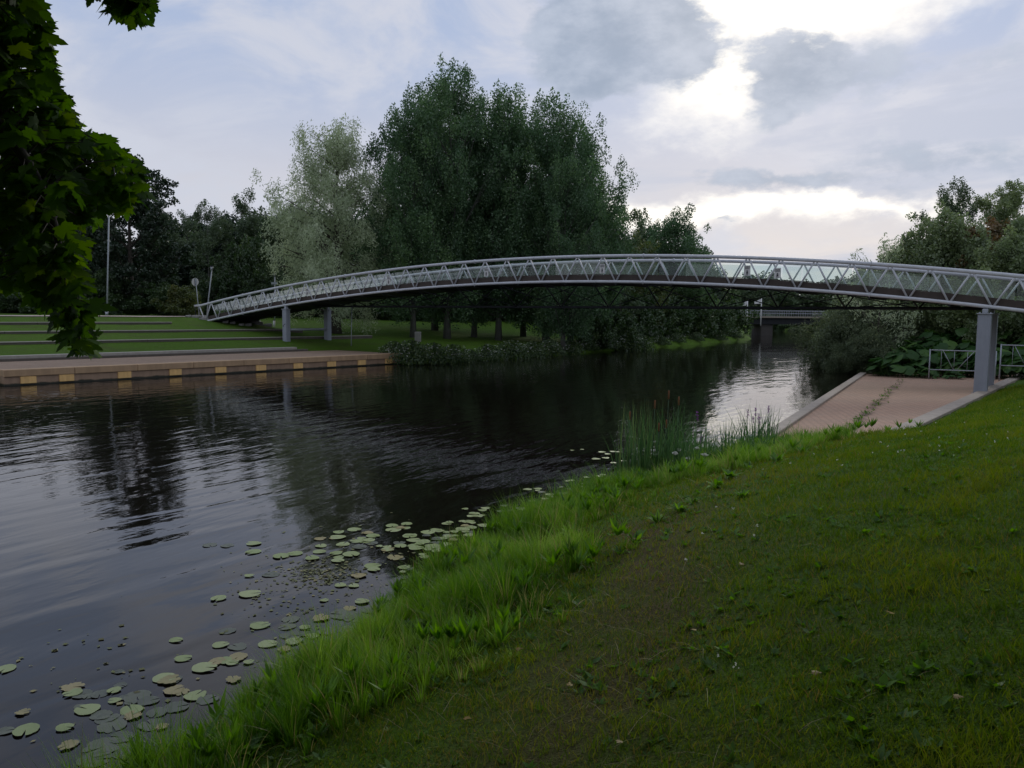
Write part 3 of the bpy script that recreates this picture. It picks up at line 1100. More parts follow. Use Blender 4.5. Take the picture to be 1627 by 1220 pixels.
def blades(B, H, lean, wd, seg, curve=1.0):
    """grass blades as tapered strips: bases B, heights, lean vectors (xy), widths"""
    n = len(B)
    ang = rng.uniform(0, 2 * math.pi, n)
    side = np.stack([np.cos(ang), np.sin(ang), np.zeros(n)], 1)
    rows = []
    for k in range(seg + 1):
        t = k / seg
        c = B + np.stack([lean[:, 0] * H * t ** (1 + curve), lean[:, 1] * H * t ** (1 + curve), H * (t - 0.28 * np.hypot(lean[:, 0], lean[:, 1]) * t ** 2)], 1)
        w_ = (wd * (1 - t ** 1.6) * 0.5 + 0.0004)[:, None]
        rows += [c - side * w_, c + side * w_]
    V_ = np.stack(rows, 1)
    m_ = 2 * (seg + 1)
    base_ = (np.arange(n) * m_)[:, None]
    F_ = np.concatenate([base_ + np.array([[2 * k, 2 * k + 1, 2 * k + 3, 2 * k + 2]]) for k in range(seg)], 1).reshape(-1, 4)
    return V_.reshape(-1, 3), F_


def make_tree(name, label, cat, group, mat, bark, H, rad, base_u, env, n_puff, n_leaf, leaf, puff, stretch, seed,
              up=0.3, droop=0.0, trunk_r=0.22, aspect=0.62, stems=1, inner=0.35, spread=0.5):
    """trunk with limbs reaching into a crown of leaf clumps; built at the origin"""
    r_ = np.random.default_rng(seed)
    root = tag(empty(name), label, cat, group)
    nl = max(12, n_puff // 10)
    tk = MB()
    trunks = []
    for s_ in range(stems):
        a0_ = r_.uniform(0, 6.28)
        off = 0 if stems == 1 else 0.35
        bx, by = off * math.cos(a0_), off * math.sin(a0_)
        tilt = np.array([math.cos(a0_), math.sin(a0_)]) * (0.02 if stems == 1 else 0.12)
        pts, rd = [], []
        for k in range(8):
            t = k / 7
            wv = 0.004 * H * np.array([math.sin(3 * t + seed), math.cos(2.3 * t + seed)])
            pts.append((bx + tilt[0] * t * H * 0.8 + wv[0], by + tilt[1] * t * H * 0.8 + wv[1], -0.3 + t * H * 0.86))
            rd.append(trunk_r * (1.35 if k == 0 else 1.0) * (1 - 0.9 * t))
        tk.tube(pts, rd, 9)
        trunks.append(np.array(pts))
    PC, ps, lt = [], [], []
    for l in range(nl):
        w_ = (l + r_.random()) / nl
        w_ = w_ ** 0.85
        ph = l * 2.39996 + r_.uniform(-0.5, 0.5)
        tipr = float(env(np.array([w_]))[0]) * rad * (1 + 0.2 * math.sin(2 * ph + seed) + 0.12 * math.sin(3 * ph + 2 * seed)) * r_.uniform(0.72, 1.15)
        tip = np.array([tipr * math.cos(ph), tipr * math.sin(ph), (base_u + (1 - base_u) * w_) * H * r_.uniform(0.97, 1.0)])
        pts = trunks[l % stems]
        drop = tipr * (0.35 + 1.1 * max(up, 0)) * r_.uniform(0.7, 1.3) + 0.04 * H
        zt = np.clip(tip[2] - drop, min(0.10 * H, tip[2] * 0.5), H * 0.82)
        b0_ = np.array([np.interp(zt, pts[:, 2], pts[:, 0]), np.interp(zt, pts[:, 2], pts[:, 1]), zt])
        mid = (b0_ + tip) / 2 + np.array([0, 0, (0.10 * tipr if droop else -0.10 * tipr)])
        cur = lambda t: ((1 - t) ** 2)[:, None] * b0_ + (2 * t * (1 - t))[:, None] * mid + (t ** 2)[:, None] * tip
        r0_ = trunk_r * 0.32 * (1 - 0.65 * zt / H)
        tk.tube(list(cur(np.linspace(0, 1, 5))), list(np.linspace(r0_, 0.012, 5)), 5, False)
        m_ = max(3, int(n_puff / nl * (0.45 + 0.75 * min(1.4, tipr / rad + 0.15))))
        t = np.clip(inner * 0.8 + (1.03 - inner * 0.8) * r_.random(m_) ** 0.8, 0, 1.03)
        c_ = cur(t) + r_.normal(size=(m_, 3)) * (0.06 + 0.105 * t[:, None]) * rad * np.array([0.8, 0.8, 0.75])
        c_[0] = tip
        PC.append(c_)
        ps.append(puff * (0.6 + 0.7 * r_.random(m_)) * (1.12 - 0.4 * t))
        lt.append(np.full(m_, r_.random()))
        for q0 in c_[1:4]:
            j_ = cur(np.array([max(0.2, r_.random() * 0.8)]))[0]
            tk.tube([j_, (j_ + q0) / 2, q0], [r0_ * 0.35, r0_ * 0.25, 0.008], 4, False)
    PC, ps, lt = np.concatenate(PC), np.concatenate(ps), np.concatenate(lt)
    n_p = len(PC)
    idx = np.repeat(np.arange(n_p), r_.poisson(n_leaf * (ps / puff) ** 2))
    n = len(idx)
    q_ = unit(r_.normal(size=(n, 3))) * (r_.random(n) ** 0.5)[:, None]
    q_[:, 2] *= stretch
    if stretch > 1:                           # clumps are drawn out to a tip
        q_[:, :2] *= (1 - 0.6 * np.clip(q_[:, 2:3] / stretch, 0, 1))
    C = PC[idx] + q_ * ps[idx][:, None]
    outw = unit(PC[idx] * np.array([1, 1, 0]) + 1e-6)
    if droop:
        C[:, 2] -= droop * ps[idx] * r_.random(n) ** 1.5 * 2.0
    U = r_.normal(size=(n, 3)) * 0.6 + outw * 0.4 + np.array([0, 0, up - droop * 1.4])
    N = r_.normal(size=(n, 3)) * 0.75 + outw * 0.35 + np.array([0, 0, 0.75])
    L = leaf * (0.6 + 0.8 * r_.random(n))
    V_, F_ = leaf_quads(C, U, N, L, L * aspect)
    tint = np.clip(0.35 * lt[idx] + 0.3 * r_.random(n_p)[idx] + 0.35 * r_.random(n), 0, 1)
    big_mesh('crown', V_, F_, mat, root, tint)
    tk.build('trunk', bark, root)
    return root


def e_poplar(w_):
    w_ = np.clip(w_, 0, 1)
    return np.clip(np.minimum(1, 0.5 + 1.5 * w_) * np.sqrt(1 - 0.985 * w_ ** 2.4), 0.1, 1)


def e_dome(w_):
    return np.clip((1 - (2 * np.clip(w_, 0, 1) * 0.92 - 0.84) ** 2) ** 0.5, 0.18, 1)


def e_oval(w_):
    return np.clip(np.sin(np.pi * np.clip(0.12 + 0.86 * w_, 0, 1)) ** 0.6, 0.1, 1)


def e_bush(w_):
    return np.clip((1 - w_ ** 2.2) ** 0.5, 0.12, 1)


FARAWAY = (0, 0, 0)
ASP = 'tall aspens on the far bank behind the footbridge'
asp = [make_tree('aspen_tree', 'tallest dark green aspen behind the footbridge, tallest crown of the group', 'tree', ASP, M['aspen'], M['grey_bark'],
                 25, 5.6, 0.13, e_poplar, 560, 190, 0.19, 0.90, 1.6, 11, up=0.9, trunk_r=0.30),
       make_tree('aspen_tree', 'aspen', 'tree', ASP, M['aspen'], M['grey_bark'], 22, 5.0, 0.14, e_poplar, 480, 190, 0.19, 0.90, 1.6, 23, up=0.9, trunk_r=0.27),
       make_tree('aspen_tree', 'aspen', 'tree', ASP, M['aspen'], M['grey_bark'], 22, 6.2, 0.12, e_poplar, 560, 190, 0.19, 0.95, 1.5, 37, up=0.8, trunk_r=0.28)]


def place(root, px, Y, rz=0.0, sc=1.0):
    p_ = at_y(px, 540, Y)
    root.location = (p_[0], p_[1], gz(p_[0], p_[1]))
    root.rotation_euler = (0, 0, rz)
    root.scale = (sc,) * 3 if not isinstance(sc, (tuple, list)) else sc
    return root


def spot(px, Y):
    p_ = at_y(px, 540, Y)
    return (p_[0], p_[1], gz(p_[0], p_[1]))


def top_scale(px, py, Y, H):
    """scale that brings a tree of height H standing at px, Y up to image row py"""
    p_ = at_y(px, py, Y)
    return (p_[2] - gz(p_[0], Y)) / H


place(asp[0], 712, 72, 0.3, top_scale(712, 100, 72, 25))
place(asp[1], 792, 74, 1.0, top_scale(792, 140, 74, 22))
asp[1]['label'] = 'narrow pointed aspen between the tallest aspen and the broad one'
k_ = top_scale(868, 160, 75, 22)
place(asp[2], 868, 75, 2.0, (k_ * 1.08, k_ * 1.08, k_))
asp[2]['label'] = 'broad aspen on the right side of the tall aspen group'
for (pxx, Y, topy, k, rz, lb) in (
        (655, 70, 175, 1, 2.2, 'aspen on the left edge of the tall group, next to the silver willow'),
        (905, 78, 205, 2, 4.1, 'right-hand aspen of the tall group, over the bend of the river'),
        (752, 76, 200, 1, 3.3, 'shorter aspen between the tallest one and the narrow pointed one'),
        (830, 82, 185, 0, 2.7, 'aspen half hidden behind the middle of the tall group'),
        (690, 80, 150, 2, 5.1, 'aspen half hidden behind the tallest aspen'),
        (895, 70, 255, 1, 0.4, 'lower aspen in front of the broad aspen'),
        (935, 80, 290, 1, 1.4, 'small aspen at the right foot of the tall group')):
    k_ = top_scale(pxx, topy - 8, Y, (25, 22, 22)[k])
    dup(asp[k], spot(pxx, Y), rz, (max(k_, 0.75), max(k_, 0.75), k_), lb, ASP)

wl = make_tree('silver_willow', 'pale silvery willow with hanging foliage left of the tall aspens', 'tree', None, M['willow'], M['bark'],
               18, 5.3, 0.10, e_poplar, 460, 210, 0.22, 0.85, 1.3, 51, up=0.0, droop=0.55, trunk_r=0.42, aspect=0.3)
place(wl, 532, 68, 0.5, (1.08, 1.0, top_scale(540, 190, 68, 18)))
mp_ = make_tree('broadleaf_tree', 'dark broad tree with sky showing through its crown beside the lamp post', 'tree', None, M['darkleaf'], M['bark'],
                16, 6.2, 0.17, e_dome, 330, 190, 0.26, 0.85, 0.8, 61, up=0.2, trunk_r=0.36, aspect=0.75)
place(mp_, 212, 76, 0.2, top_scale(230, 252, 76, 16))
BIR = 'birches behind the left end of the footbridge'
bi = make_tree('birch_tree', 'taller birch with a loose feathery crown behind the left bridge end', 'tree', BIR, M['birch'], M['grey_bark'],
               17, 3.6, 0.15, e_oval, 170, 130, 0.24, 0.85, 1.2, 71, up=0.2, droop=0.25, trunk_r=0.2)
place(bi, 388, 98, 0.0, top_scale(388, 305, 98, 17))
dup(bi, spot(335, 96), 2.1, top_scale(335, 322, 96, 17), 'lower birch between the dark broad tree and the taller birch', BIR)
dup(bi, spot(300, 104), 4.0, top_scale(300, 340, 104, 17), 'birch mostly hidden behind the dark broad tree', BIR)
rb = make_tree('rounded_tree', 'rounded mid green tree right of the aspens above the middle of the bridge', 'tree', None, M['aspen'], M['bark'],
               16, 6.0, 0.06, e_poplar, 330, 170, 0.26, 1.05, 1.2, 81, up=0.4, trunk_r=0.3)
place(rb, 1075, 108, 0.0, top_scale(1075, 338, 108, 16))
dup(rb, spot(1030, 112), 1.9, top_scale(1030, 352, 112, 16), 'rounded tree just left of the mid green one, partly behind aspens')
ye = make_tree('yellowing_tree', 'small tree with yellowing leaves in front of the rounded tree', 'tree', None, M['yellowleaf'], M['bark'],
               9, 3.0, 0.1, e_oval, 110, 110, 0.24, 0.8, 1.2, 91, up=0.4, trunk_r=0.14)
place(ye, 1012, 96, 0.0, top_scale(1012, 380, 96, 9))
sp_ = make_tree('sapling', 'thin loose tree with sky between its leaves at the right edge of the aspens', 'tree', None, M['birch'], M['bark'],
                14, 2.6, 0.2, e_oval, 70, 90, 0.24, 0.7, 1.2, 97, up=0.5, trunk_r=0.12)
place(sp_, 985, 88, 0.0, top_scale(985, 318, 88, 14))

# woodland beyond, each tree on its own
BGW = 'dark trees in the woodland behind the far bank'
bgt = make_tree('woodland_tree', 'dark green tree in the woodland behind the far bank', 'tree', BGW, M['darkleaf'], M['bark'],
                14, 4.8, 0.03, e_bush, 260, 130, 0.34, 1.15, 1.1, 101, up=0.3, trunk_r=0.24)
place(bgt, 20, 92, 0, top_scale(20, 350, 92, 14))
bgg = make_tree('woodland_tree', 'mid green tree in the woodland behind the far bank', 'tree', BGW, M['shrub'], M['bark'],
                13, 4.5, 0.03, e_bush, 240, 130, 0.34, 1.1, 1.2, 113, up=0.3, trunk_r=0.22)
place(bgg, 440, 100, 0, top_scale(440, 350, 100, 13))
for i, (pxx, Y, ty, k) in enumerate(((-60, 88, 330, 0), (70, 98, 360, 1), (120, 96, 370, 0), (165, 104, 350, 0), (262, 100, 380, 0), (480, 104, 335, 0), (520, 108, 340, 1),
                                     (570, 100, 345, 0), (610, 106, 340, 0), (655, 112, 335, 0), (700, 106, 350, 1), (745, 112, 340, 0), (790, 108, 350, 0), (835, 114, 345, 1),
                                     (880, 110, 350, 0), (925, 118, 350, 0), (965, 116, 372, 1), (1005, 124, 390, 0), (1050, 126, 395, 1), (1100, 128, 400, 0), (1128, 136, 432, 1),
                                     (-140, 84, 320, 1), (-220, 90, 330, 0), (350, 112, 370, 0), (405, 114, 350, 1), (272, 108, 352, 1), (318, 110, 352, 0), (446, 108, 338, 0), (365, 116, 345, 0), (425, 112, 345, 0))):
    r0 = (bgt, bgg)[k]
    dup(r0, spot(pxx, Y), i * 1.7, (1.0 + 0.2 * math.sin(i * 2.3), 1.0, top_scale(pxx, ty, Y, (14, 13)[k])), None, BGW)

# trees across and beyond the road bridge
FB = 'trees beyond the road bridge'
ft = make_tree('distant_tree', 'distant green tree beyond the road bridge', 'tree', FB, M['birch'], M['bark'],
               12, 5.0, 0.02, e_bush, 130, 80, 0.5, 1.4, 1.1, 127, up=0.3, trunk_r=0.25)
place(ft, 1150, 262, 0, (1.6, 1.6, top_scale(1150, 462, 262, 12)))
for i, (pxx, Y, ty) in enumerate(((1180, 258, 452), (1206, 266, 432), (1240, 262, 445), (1272, 270, 455), (1300, 262, 446), (1335, 268, 440), (1370, 262, 430), (1120, 268, 452),
                                  (1225, 300, 448), (1262, 300, 452), (1160, 300, 455), (1410, 266, 430), (1192, 300, 450))):
    dup(ft, spot(pxx, Y), i * 2.1, (1.6, 1.6, top_scale(pxx, ty, Y, 12)), None, FB)

for i, (pxx, Y, ty) in enumerate(((1236, 205, 508), (1262, 212, 512), (1290, 206, 505), (1215, 208, 500), (1320, 210, 500), (1275, 200, 519))):
    dup(bgg, spot(pxx, Y), i * 1.4, (0.9, 0.9, max(0.12, top_scale(pxx, ty, Y, 13))), 'low bush on the bank beyond the road bridge', 'bushes beyond the road bridge')
# shrubs on the far bank
SH = 'shrubs along the path on the far bank'
sb = make_tree('shrub', 'large dark green shrub behind the lamp post', 'shrub', SH, M['shrub'], M['bark'],
               4.2, 3.2, 0.02, e_bush, 220, 150, 0.18, 0.55, 0.9, 131, up=0.3, trunk_r=0.08)
place(sb, 160, 72, 0, top_scale(160, 432, 72, 4.2))
for pxx, Y, ty, sx, lb in ((85, 72, 440, 1.3, 'wide dark shrub behind the hanging maple branch'), (255, 74, 452, 1.0, 'dark shrub right of the dark broad tree trunk'),
                           (25, 74, 440, 1.3, 'dark shrub at the left end of the shrub row'), (395, 86, 383, 1.15, 'tall light green shrub above the left bridge end'),
                           (350, 84, 440, 0.9, 'low shrub behind the leaning lamp post'), (430, 84, 430, 1.0, 'shrub behind the small lamp near the bridge deck'), (-60, 74, 430, 1.4, 'large shrub at the far left of the bank')):
    s_ = top_scale(pxx, ty, Y, 4.2)
    dup(sb, spot(pxx, Y), pxx * 0.1, (sx, sx, s_), lb, SH)
ys = make_tree('shrub', 'rounded yellow green shrub left of the round sign', 'shrub', SH, M['yellowleaf'], M['bark'],
               3.0, 2.2, 0.02, e_bush, 150, 150, 0.15, 0.45, 0.9, 137, up=0.2, trunk_r=0.06)
place(ys, 290, 72, 0, (1.0, 1.0, top_scale(290, 458, 72, 3.0)))
# understory beneath the aspens
US = 'dark bushes under the aspens'
ub = make_tree('bush', 'dark leafy bush in the shade under the aspens', 'bush', US, M['shrub'], M['bark'], 3.0, 2.4, 0.02, e_bush, 140, 100, 0.20, 0.55, 1.0, 139, up=0.3, trunk_r=0.05)
place(ub, 600, 92, 0, 1.3)
for i, (pxx, Y, s_) in enumerate(((640, 94, 1.5), (690, 96, 1.4), (560, 92, 1.2), (730, 98, 1.3), (935, 92, 1.5), (970, 94, 1.7), (1010, 92, 1.6), (1045, 100, 1.6), (1080, 106, 1.8), (1110, 112, 2.0), (985, 80, 1.1), (950, 76, 0.9), (1140, 122, 1.5), (520, 92, 1.2), (480, 90, 1.2))):
    dup(ub, spot(pxx, Y), i * 1.3, s_, None, US)


def flowering(name, label, group, H, rad, seed, mat, nleaf, nfl, lsize):
    """waterside herbs: many stems with leaves and small white flower heads"""
    r_ = np.random.default_rng(seed)
    root = tag(empty(name), label, 'plant', group)
    n = nleaf
    w_ = r_.random(n) ** 0.8
    ph = r_.uniform(0, 6.283, n)
    rr_ = rad * np.sqrt(r_.random(n)) * e_bush(w_)
    C = np.stack([rr_ * np.cos(ph), rr_ * np.sin(ph), w_ * H * (0.75 + 0.3 * np.sin(3 * ph + seed))], 1)
    U = r_.normal(size=(n, 3)) * 0.7 + np.array([0, 0, 0.5])
    N = r_.normal(size=(n, 3)) * 0.7 + np.array([0, 0, 0.7])
    L = lsize * (0.6 + 0.9 * r_.random(n))
    V_, F_ = leaf_quads(C, U, N, L, L * 0.45)
    t_ = r_.random(n)
    if nfl:
        n2_ = nfl * 7
        ph = np.repeat(r_.uniform(0, 6.283, nfl), 7)
        rr_ = np.repeat(rad * np.sqrt(r_.random(nfl)), 7)
        hh = np.repeat(H * (0.55 + 0.5 * r_.random(nfl)), 7) * (1 - 0.35 * (rr_ / rad) ** 2)
        C = np.stack([rr_ * np.cos(ph), rr_ * np.sin(ph), hh], 1) + r_.normal(size=(n2_, 3)) * 0.045 * np.array([1, 1, 0.4])
        L = 0.05 * (0.6 + 0.8 * r_.random(n2_))
        V2, F2 = leaf_quads(C, r_.normal(size=(n2_, 3)), r_.normal(size=(n2_, 3)) * 0.5 + np.array([0, 0, 1]), L, L * 0.9)
        F_ = np.concatenate([F_, F2 + len(V_)])
        V_ = np.concatenate([V_, V2])
        t_ = np.concatenate([t_, r_.random(n2_)])
    fo = big_mesh('foliage', V_, F_, mat, root, t_)
    if nfl:
        fo.data.materials.append(M['petal'])
        fo.data.polygons.foreach_set('material_index', np.concatenate([np.zeros(n), np.ones(n2_)]).astype(np.int32))
    MB().tube([(0, 0, -0.2), (0.03, 0, H * 0.4), (0, 0.05, H * 0.7)], [0.02, 0.015, 0.006], 6).build('stem', M['reed'], root)
    return root


FH = 'flowering herbs along the far waterline'
fl = flowering('waterside_plant', 'dense waterside plant with white flowers right beside the quay end', FH, 1.5, 1.8, 3, M['shrub'], 2600, 40, 0.17)
place(fl, 655, 53.8)
fl.location.z = 0.05
for i, (pxx, Y, s_, lb) in enumerate(((690, 55.3, 0.9, None), (722, 57, 0.8, None), (775, 60, 0.75, None), (812, 62.5, 0.9, None), (845, 65, 0.8, None), (875, 67.5, 0.85, None), (905, 71, 0.8, None), (935, 74.5, 0.7, None),
                                      (965, 78, 1.0, None), (990, 79.5, 1.15, None), (1015, 82, 1.0, None), (1050, 89, 0.7, None), (1075, 94, 0.7, None), (748, 58.6, 0.55, None), (1105, 100, 0.7, None), (1140, 108, 0.8, None), (1165, 117, 0.9, None), (628, 55.2, 0.7, None))):
    p_ = spot(pxx, Y)
    dup(fl, (p_[0], p_[1], max(0.0, p_[2] - 0.15)), i * 1.1, s_, 'leafy waterside plant with small white flowers on the far waterline', FH)

# ------------------------------------------------------------------ right bank beyond the slip
ob = make_tree('osier_bush', 'grey green willow bush leaning over the water beyond the brick slip', 'bush', None, M['osier'], M['bark'],
               4.6, 3.6, 0.0, e_bush, 420, 200, 0.20, 0.75, 1.0, 151, up=0.1, droop=0.3, trunk_r=0.07, aspect=0.26, stems=4)
p_ = at_z(1325, 572, 0.0)
ob.location = (23.3, 53.5, 0.0)
ob.scale = (1.05, 1.05, 1.0)
ob2 = dup(ob, (21.6, 48.6, 0.0), 2.2, (0.55, 0.55, 0.5), 'low willow bush at the water corner of the brick slip')
RT = 'trees on the right bank behind the footbridge'
r1 = make_tree('right_bank_tree', 'tall loose birch with small leaves against the sky on the right bank', 'tree', RT, M['birch'], M['grey_bark'],
               15, 2.9, 0.25, e_oval, 210, 150, 0.17, 0.62, 1.2, 161, up=0.3, droop=0.2, trunk_r=0.16)
place(r1, 1505, 64, 0, top_scale(1505, 288, 64, 15))
r2 = make_tree('right_bank_tree', 'tall dark birch at the right edge of the picture', 'tree', RT, M['bankleaf'], M['grey_bark'],
               15, 3.2, 0.25, e_oval, 270, 190, 0.18, 0.66, 1.1, 167, up=0.3, droop=0.1, trunk_r=0.18)
place(r2, 1585, 60, 0, top_scale(1585, 284, 60, 15))
r3 = make_tree('right_bank_tree', 'bushy green tree in front of the tall birches on the right bank', 'tree', RT, M['bankleaf'], M['bark'],
               9, 4.4, 0.02, e_bush, 420, 170, 0.20, 0.80, 1.1, 173, up=0.4, trunk_r=0.2)
place(r3, 1490, 55, 0, top_scale(1490, 345, 55, 9))
dup(r3, spot(1540, 57), 5.0, (0.9, 0.9, top_scale(1540, 365, 57, 9)), 'bushy tree between the rust coloured tree and the tall dark birch', RT)
dup(r3, spot(1600, 50), 2.0, (0.9, 0.9, top_scale(1600, 380, 50, 9)), 'bushy dark green tree at the right edge behind the bridge', RT)
dup(r3, spot(1430, 58), 4.0, (0.9, 0.9, top_scale(1430, 395, 58, 9)), 'lower green bush left of the bushy tree on the right bank', RT)
dup(r3, spot(1680, 52), 3.0, (1.1, 1.1, top_scale(1680, 330, 52, 9)), 'bushy green tree just beyond the right edge', RT)
dup(r3, spot(1385, 66), 3.6, (0.8, 0.8, top_scale(1385, 440, 66, 9)), 'low bush behind the willow bush on the right bank', RT)
r4 = make_tree('rowan_tree', 'small tree with rust coloured leaves among the green on the right bank', 'tree', RT, M['rust'], M['bark'],
               9.5, 1.9, 0.4, e_oval, 60, 110, 0.22, 0.65, 1.1, 179, up=0.3, trunk_r=0.12)
place(r4, 1562, 53, 0, top_scale(1562, 345, 53, 9.5))
r5 = make_tree('pale_willow', 'pale wispy willow with thin leaves against the bright sky', 'tree', RT, M['willow'], M['bark'],
               9, 2.6, 0.15, e_oval, 55, 60, 0.22, 0.55, 1.4, 181, up=0.6, trunk_r=0.1, aspect=0.3)
place(r5, 1394, 50, 0, top_scale(1394, 374, 50, 9))


def butterbur(seed, n=34, rad=1.5, H=1.5):
    """big round cupped leaves on stalks"""
    r_ = np.random.default_rng(seed)
    root = tag(empty('butterbur'), 'clump', 'plant', 'butterbur clumps behind the brick slip')
    Vs, Fs, ts = [], [], []
    st = MB()
    for i in range(n):
        ph = r_.uniform(0, 6.283)
        rr_ = rad * math.sqrt(r_.random())
        h_ = H * (0.45 + 0.6 * r_.random()) * (1 - 0.45 * (rr_ / rad) ** 2)
        c = np.array([rr_ * math.cos(ph), rr_ * math.sin(ph), h_])
        nrm = unit(np.array([math.cos(ph) * 0.5 + r_.normal() * 0.3, math.sin(ph) * 0.5 + r_.normal() * 0.3, 1.0]))
        a = unit(np.cross(nrm, [0.3, 1, 0.1]))
        b2 = np.cross(nrm, a)
        R_ = 0.27 + 0.22 * r_.random()
        k0 = sum(len(v) for v in Vs)
        ring = []
        for rad_f, dz in ((0.45, 0.05), (1.0, -0.03)):
            for k in range(14):
                w_ = 2 * math.pi * k / 14
                lob = (1.0 if k else 0.45) * (1 + 0.06 * math.sin(5 * w_ + i))
                ring.append(c + R_ * rad_f * lob * (math.cos(w_) * a + math.sin(w_) * b2) + nrm * (dz + 0.04 * math.sin(3 * w_ + i) * rad_f) * R_ * 2)
        V_ = np.array([c] + ring)
        F_ = []
        for k in range(14):
            k1 = (k + 1) % 14
            F_.append((0, 1 + k, 1 + k1, 1 + k1))
            F_.append((1 + k, 15 + k, 15 + k1, 1 + k1))
        Vs.append(V_)
        for f in F_:
            Fs.append([f[0] + k0, f[1] + k0, f[2] + k0, f[3] + k0])
        ts += [r_.random()] * 28
        st.tube([(c[0] * 0.6, c[1] * 0.6, -0.2), c * np.array([0.85, 0.85, 0.6]), c], 0.016, 5, False)
    Fs = np.array(Fs)
    tri = Fs[:, 2] == Fs[:, 3]
    # triangles are written as thin quads by doubling a vertex position
    V_all = np.concatenate(Vs)
    extra = V_all[Fs[tri, 3]]
    ids = len(V_all) + np.arange(tri.sum())
    mids = (V_all[Fs[tri, 0]] + V_all[Fs[tri, 2]]) / 2
    V_all = np.concatenate([V_all, mids])
    Fs[tri, 3] = ids
    big_mesh('leaves', V_all, Fs, M['butterbur'], root, np.array(ts), True)
    st.build('stalks', M['reed'], root)
    return root


BB = 'butterbur clumps behind the brick slip'
bb0 = butterbur(5)
place(bb0, 1432, 45.5, 0, 1.05)
bb0['label'] = 'butterbur clump with big round leaves left of the steel barriers'
bbs = ((1470, 45, 0.85), (1510, 45, 0.9), (1545, 44.5, 0.95), (1590, 43, 1.0), (1630, 42, 1.0), (1455, 48, 1.0), (1500, 48, 1.1), (1540, 47.5, 1.1), (1585, 46.5, 1.15), (1640, 46, 1.2), (1415, 47.8, 0.8), (1620, 49, 1.25), (1680, 43, 1.1), (1560, 50.5, 1.2), (1412, 46.2, 0.5), (1475, 43.6, 0.4), (1520, 42.9, 0.4), (1480, 51, 1.15), (1525, 51.5, 1.2), (1600, 52, 1.3), (1440, 50.5, 1.0), (1660, 50, 1.3), (1565, 44, 0.8))
for i, (pxx, Y, s_) in enumerate(bbs):
    dup(bb0, spot(pxx, Y), i * 1.9, s_, 'butterbur clump with big round leaves behind the steel barriers', BB)

# steel barriers by the slip
def barrier(pxa, pxb, Y, y_top, y_bot, label, Yb=None):
    a1, b1 = at_y(pxa, y_top[0], Y), at_y(pxb, y_top[1], Yb or Y)
    a0_, b0_ = at_y(pxa, y_bot[0], Y), at_y(pxb, y_bot[1], Yb or Y)
    a0_[:2], b0_[:2] = a1[:2], b1[:2]
    root = tag(empty('barrier', tuple(a0_)), label, 'barrier', 'grey steel barriers beside the slip')
    o_ = np.array(a0_)
    for e_ in ((a1, b1), (a0_, b0_)):
        MB().tube([e_[0] - o_, e_[1] - o_], 0.026, 8).build('rail', M['galv'], root)
    for (t_, b__) in ((a1, a0_), (b1, b0_)):
        MB().tube([t_ - o_ + np.array([0, 0, 0.05]), np.array([b__[0], b__[1], gz(b__[0], b__[1]) - 0.2]) - o_], 0.032, 8).build('post', M['galv'], root)
    w_ = b1 - a1
    for k in range(4):
        f0, f1 = 0.18 + 0.2 * k, 0.18 + 0.2 * k
        MB().tube([a1 + w_ * f0 - o_, a0_ + (b0_ - a0_) * f1 - o_], 0.012, 6).build('bar', M['galv'], root)
    for f0, f1 in ((0.2, 0.38), (0.68, 0.42), (0.76, 0.96)):
        MB().tube([a1 + w_ * f0 - o_, a0_ + (b0_ - a0_) * f1 - o_], 0.018, 6).build('brace', M['galv'], root)
    return root


barrier(1478, 1583, 43.0, (556, 559), (587, 590.5), 'grey steel barrier behind the bridge pier on the slip', 41.5)
barrier(1591, 1700, 40.5, (548, 551), (580.5, 584), 'grey steel barrier right of the bridge pier', 39.0)

# ------------------------------------------------------------------ road bridge far up the river
YB = 150.0
xa, xb = at_y(1120, 503, YB)[0], at_y(1420, 503, YB)[0]
zt = at_y(1240, 502.5, YB)[2]
rbr = tag(empty('road_bridge', ((xa + xb) / 2, YB, 0)), 'low dark road bridge with railings crossing the far end of the river', 'bridge')
cx_ = (xa + xb) / 2


def rbox(mb, x0, x1, y0, y1, z0, z1, bev=0):
    return mb.box(((x0 + x1) / 2 - cx_, (y0 + y1) / 2 - YB, (z0 + z1) / 2), ((x1 - x0) / 2, 0, 0), (0, (y1 - y0) / 2, 0), (0, 0, (z1 - z0) / 2), bev)


rbox(MB(), xa, xb, YB, YB + 8, zt - 0.32, zt, 0.03).build('deck', M['concrete'], rbr)
rbox(MB(), xa + 2, xb - 2, YB + 0.6, YB + 7.4, zt - 1.5, zt - 0.322).build('girder', M['dark_steel'], rbr)
p0x = at_y(1212, 520, YB)[0]
rbox(MB(), p0x, p0x + 2.2, YB + 1.0, YB + 7, -0.8, zt - 1.503, 0.05).build('pier', M['dark_concrete'], rbr)
for y_ in (YB + 0.15, YB + 7.85):
    rl = MB()
    for zz in (0.55, 1.05):
        rl.tube([(xa - cx_, y_ - YB, zt + zz), (xb - cx_, y_ - YB, zt + zz)], 0.045, 6)
    for x_ in np.arange(xa, xb, 0.45):
        rl.tube([(x_ - cx_, y_ - YB, zt), (x_ - cx_, y_ - YB, zt + 1.05)], 0.022, 5, False)
    rl.build('railing', M['galv'], rbr)
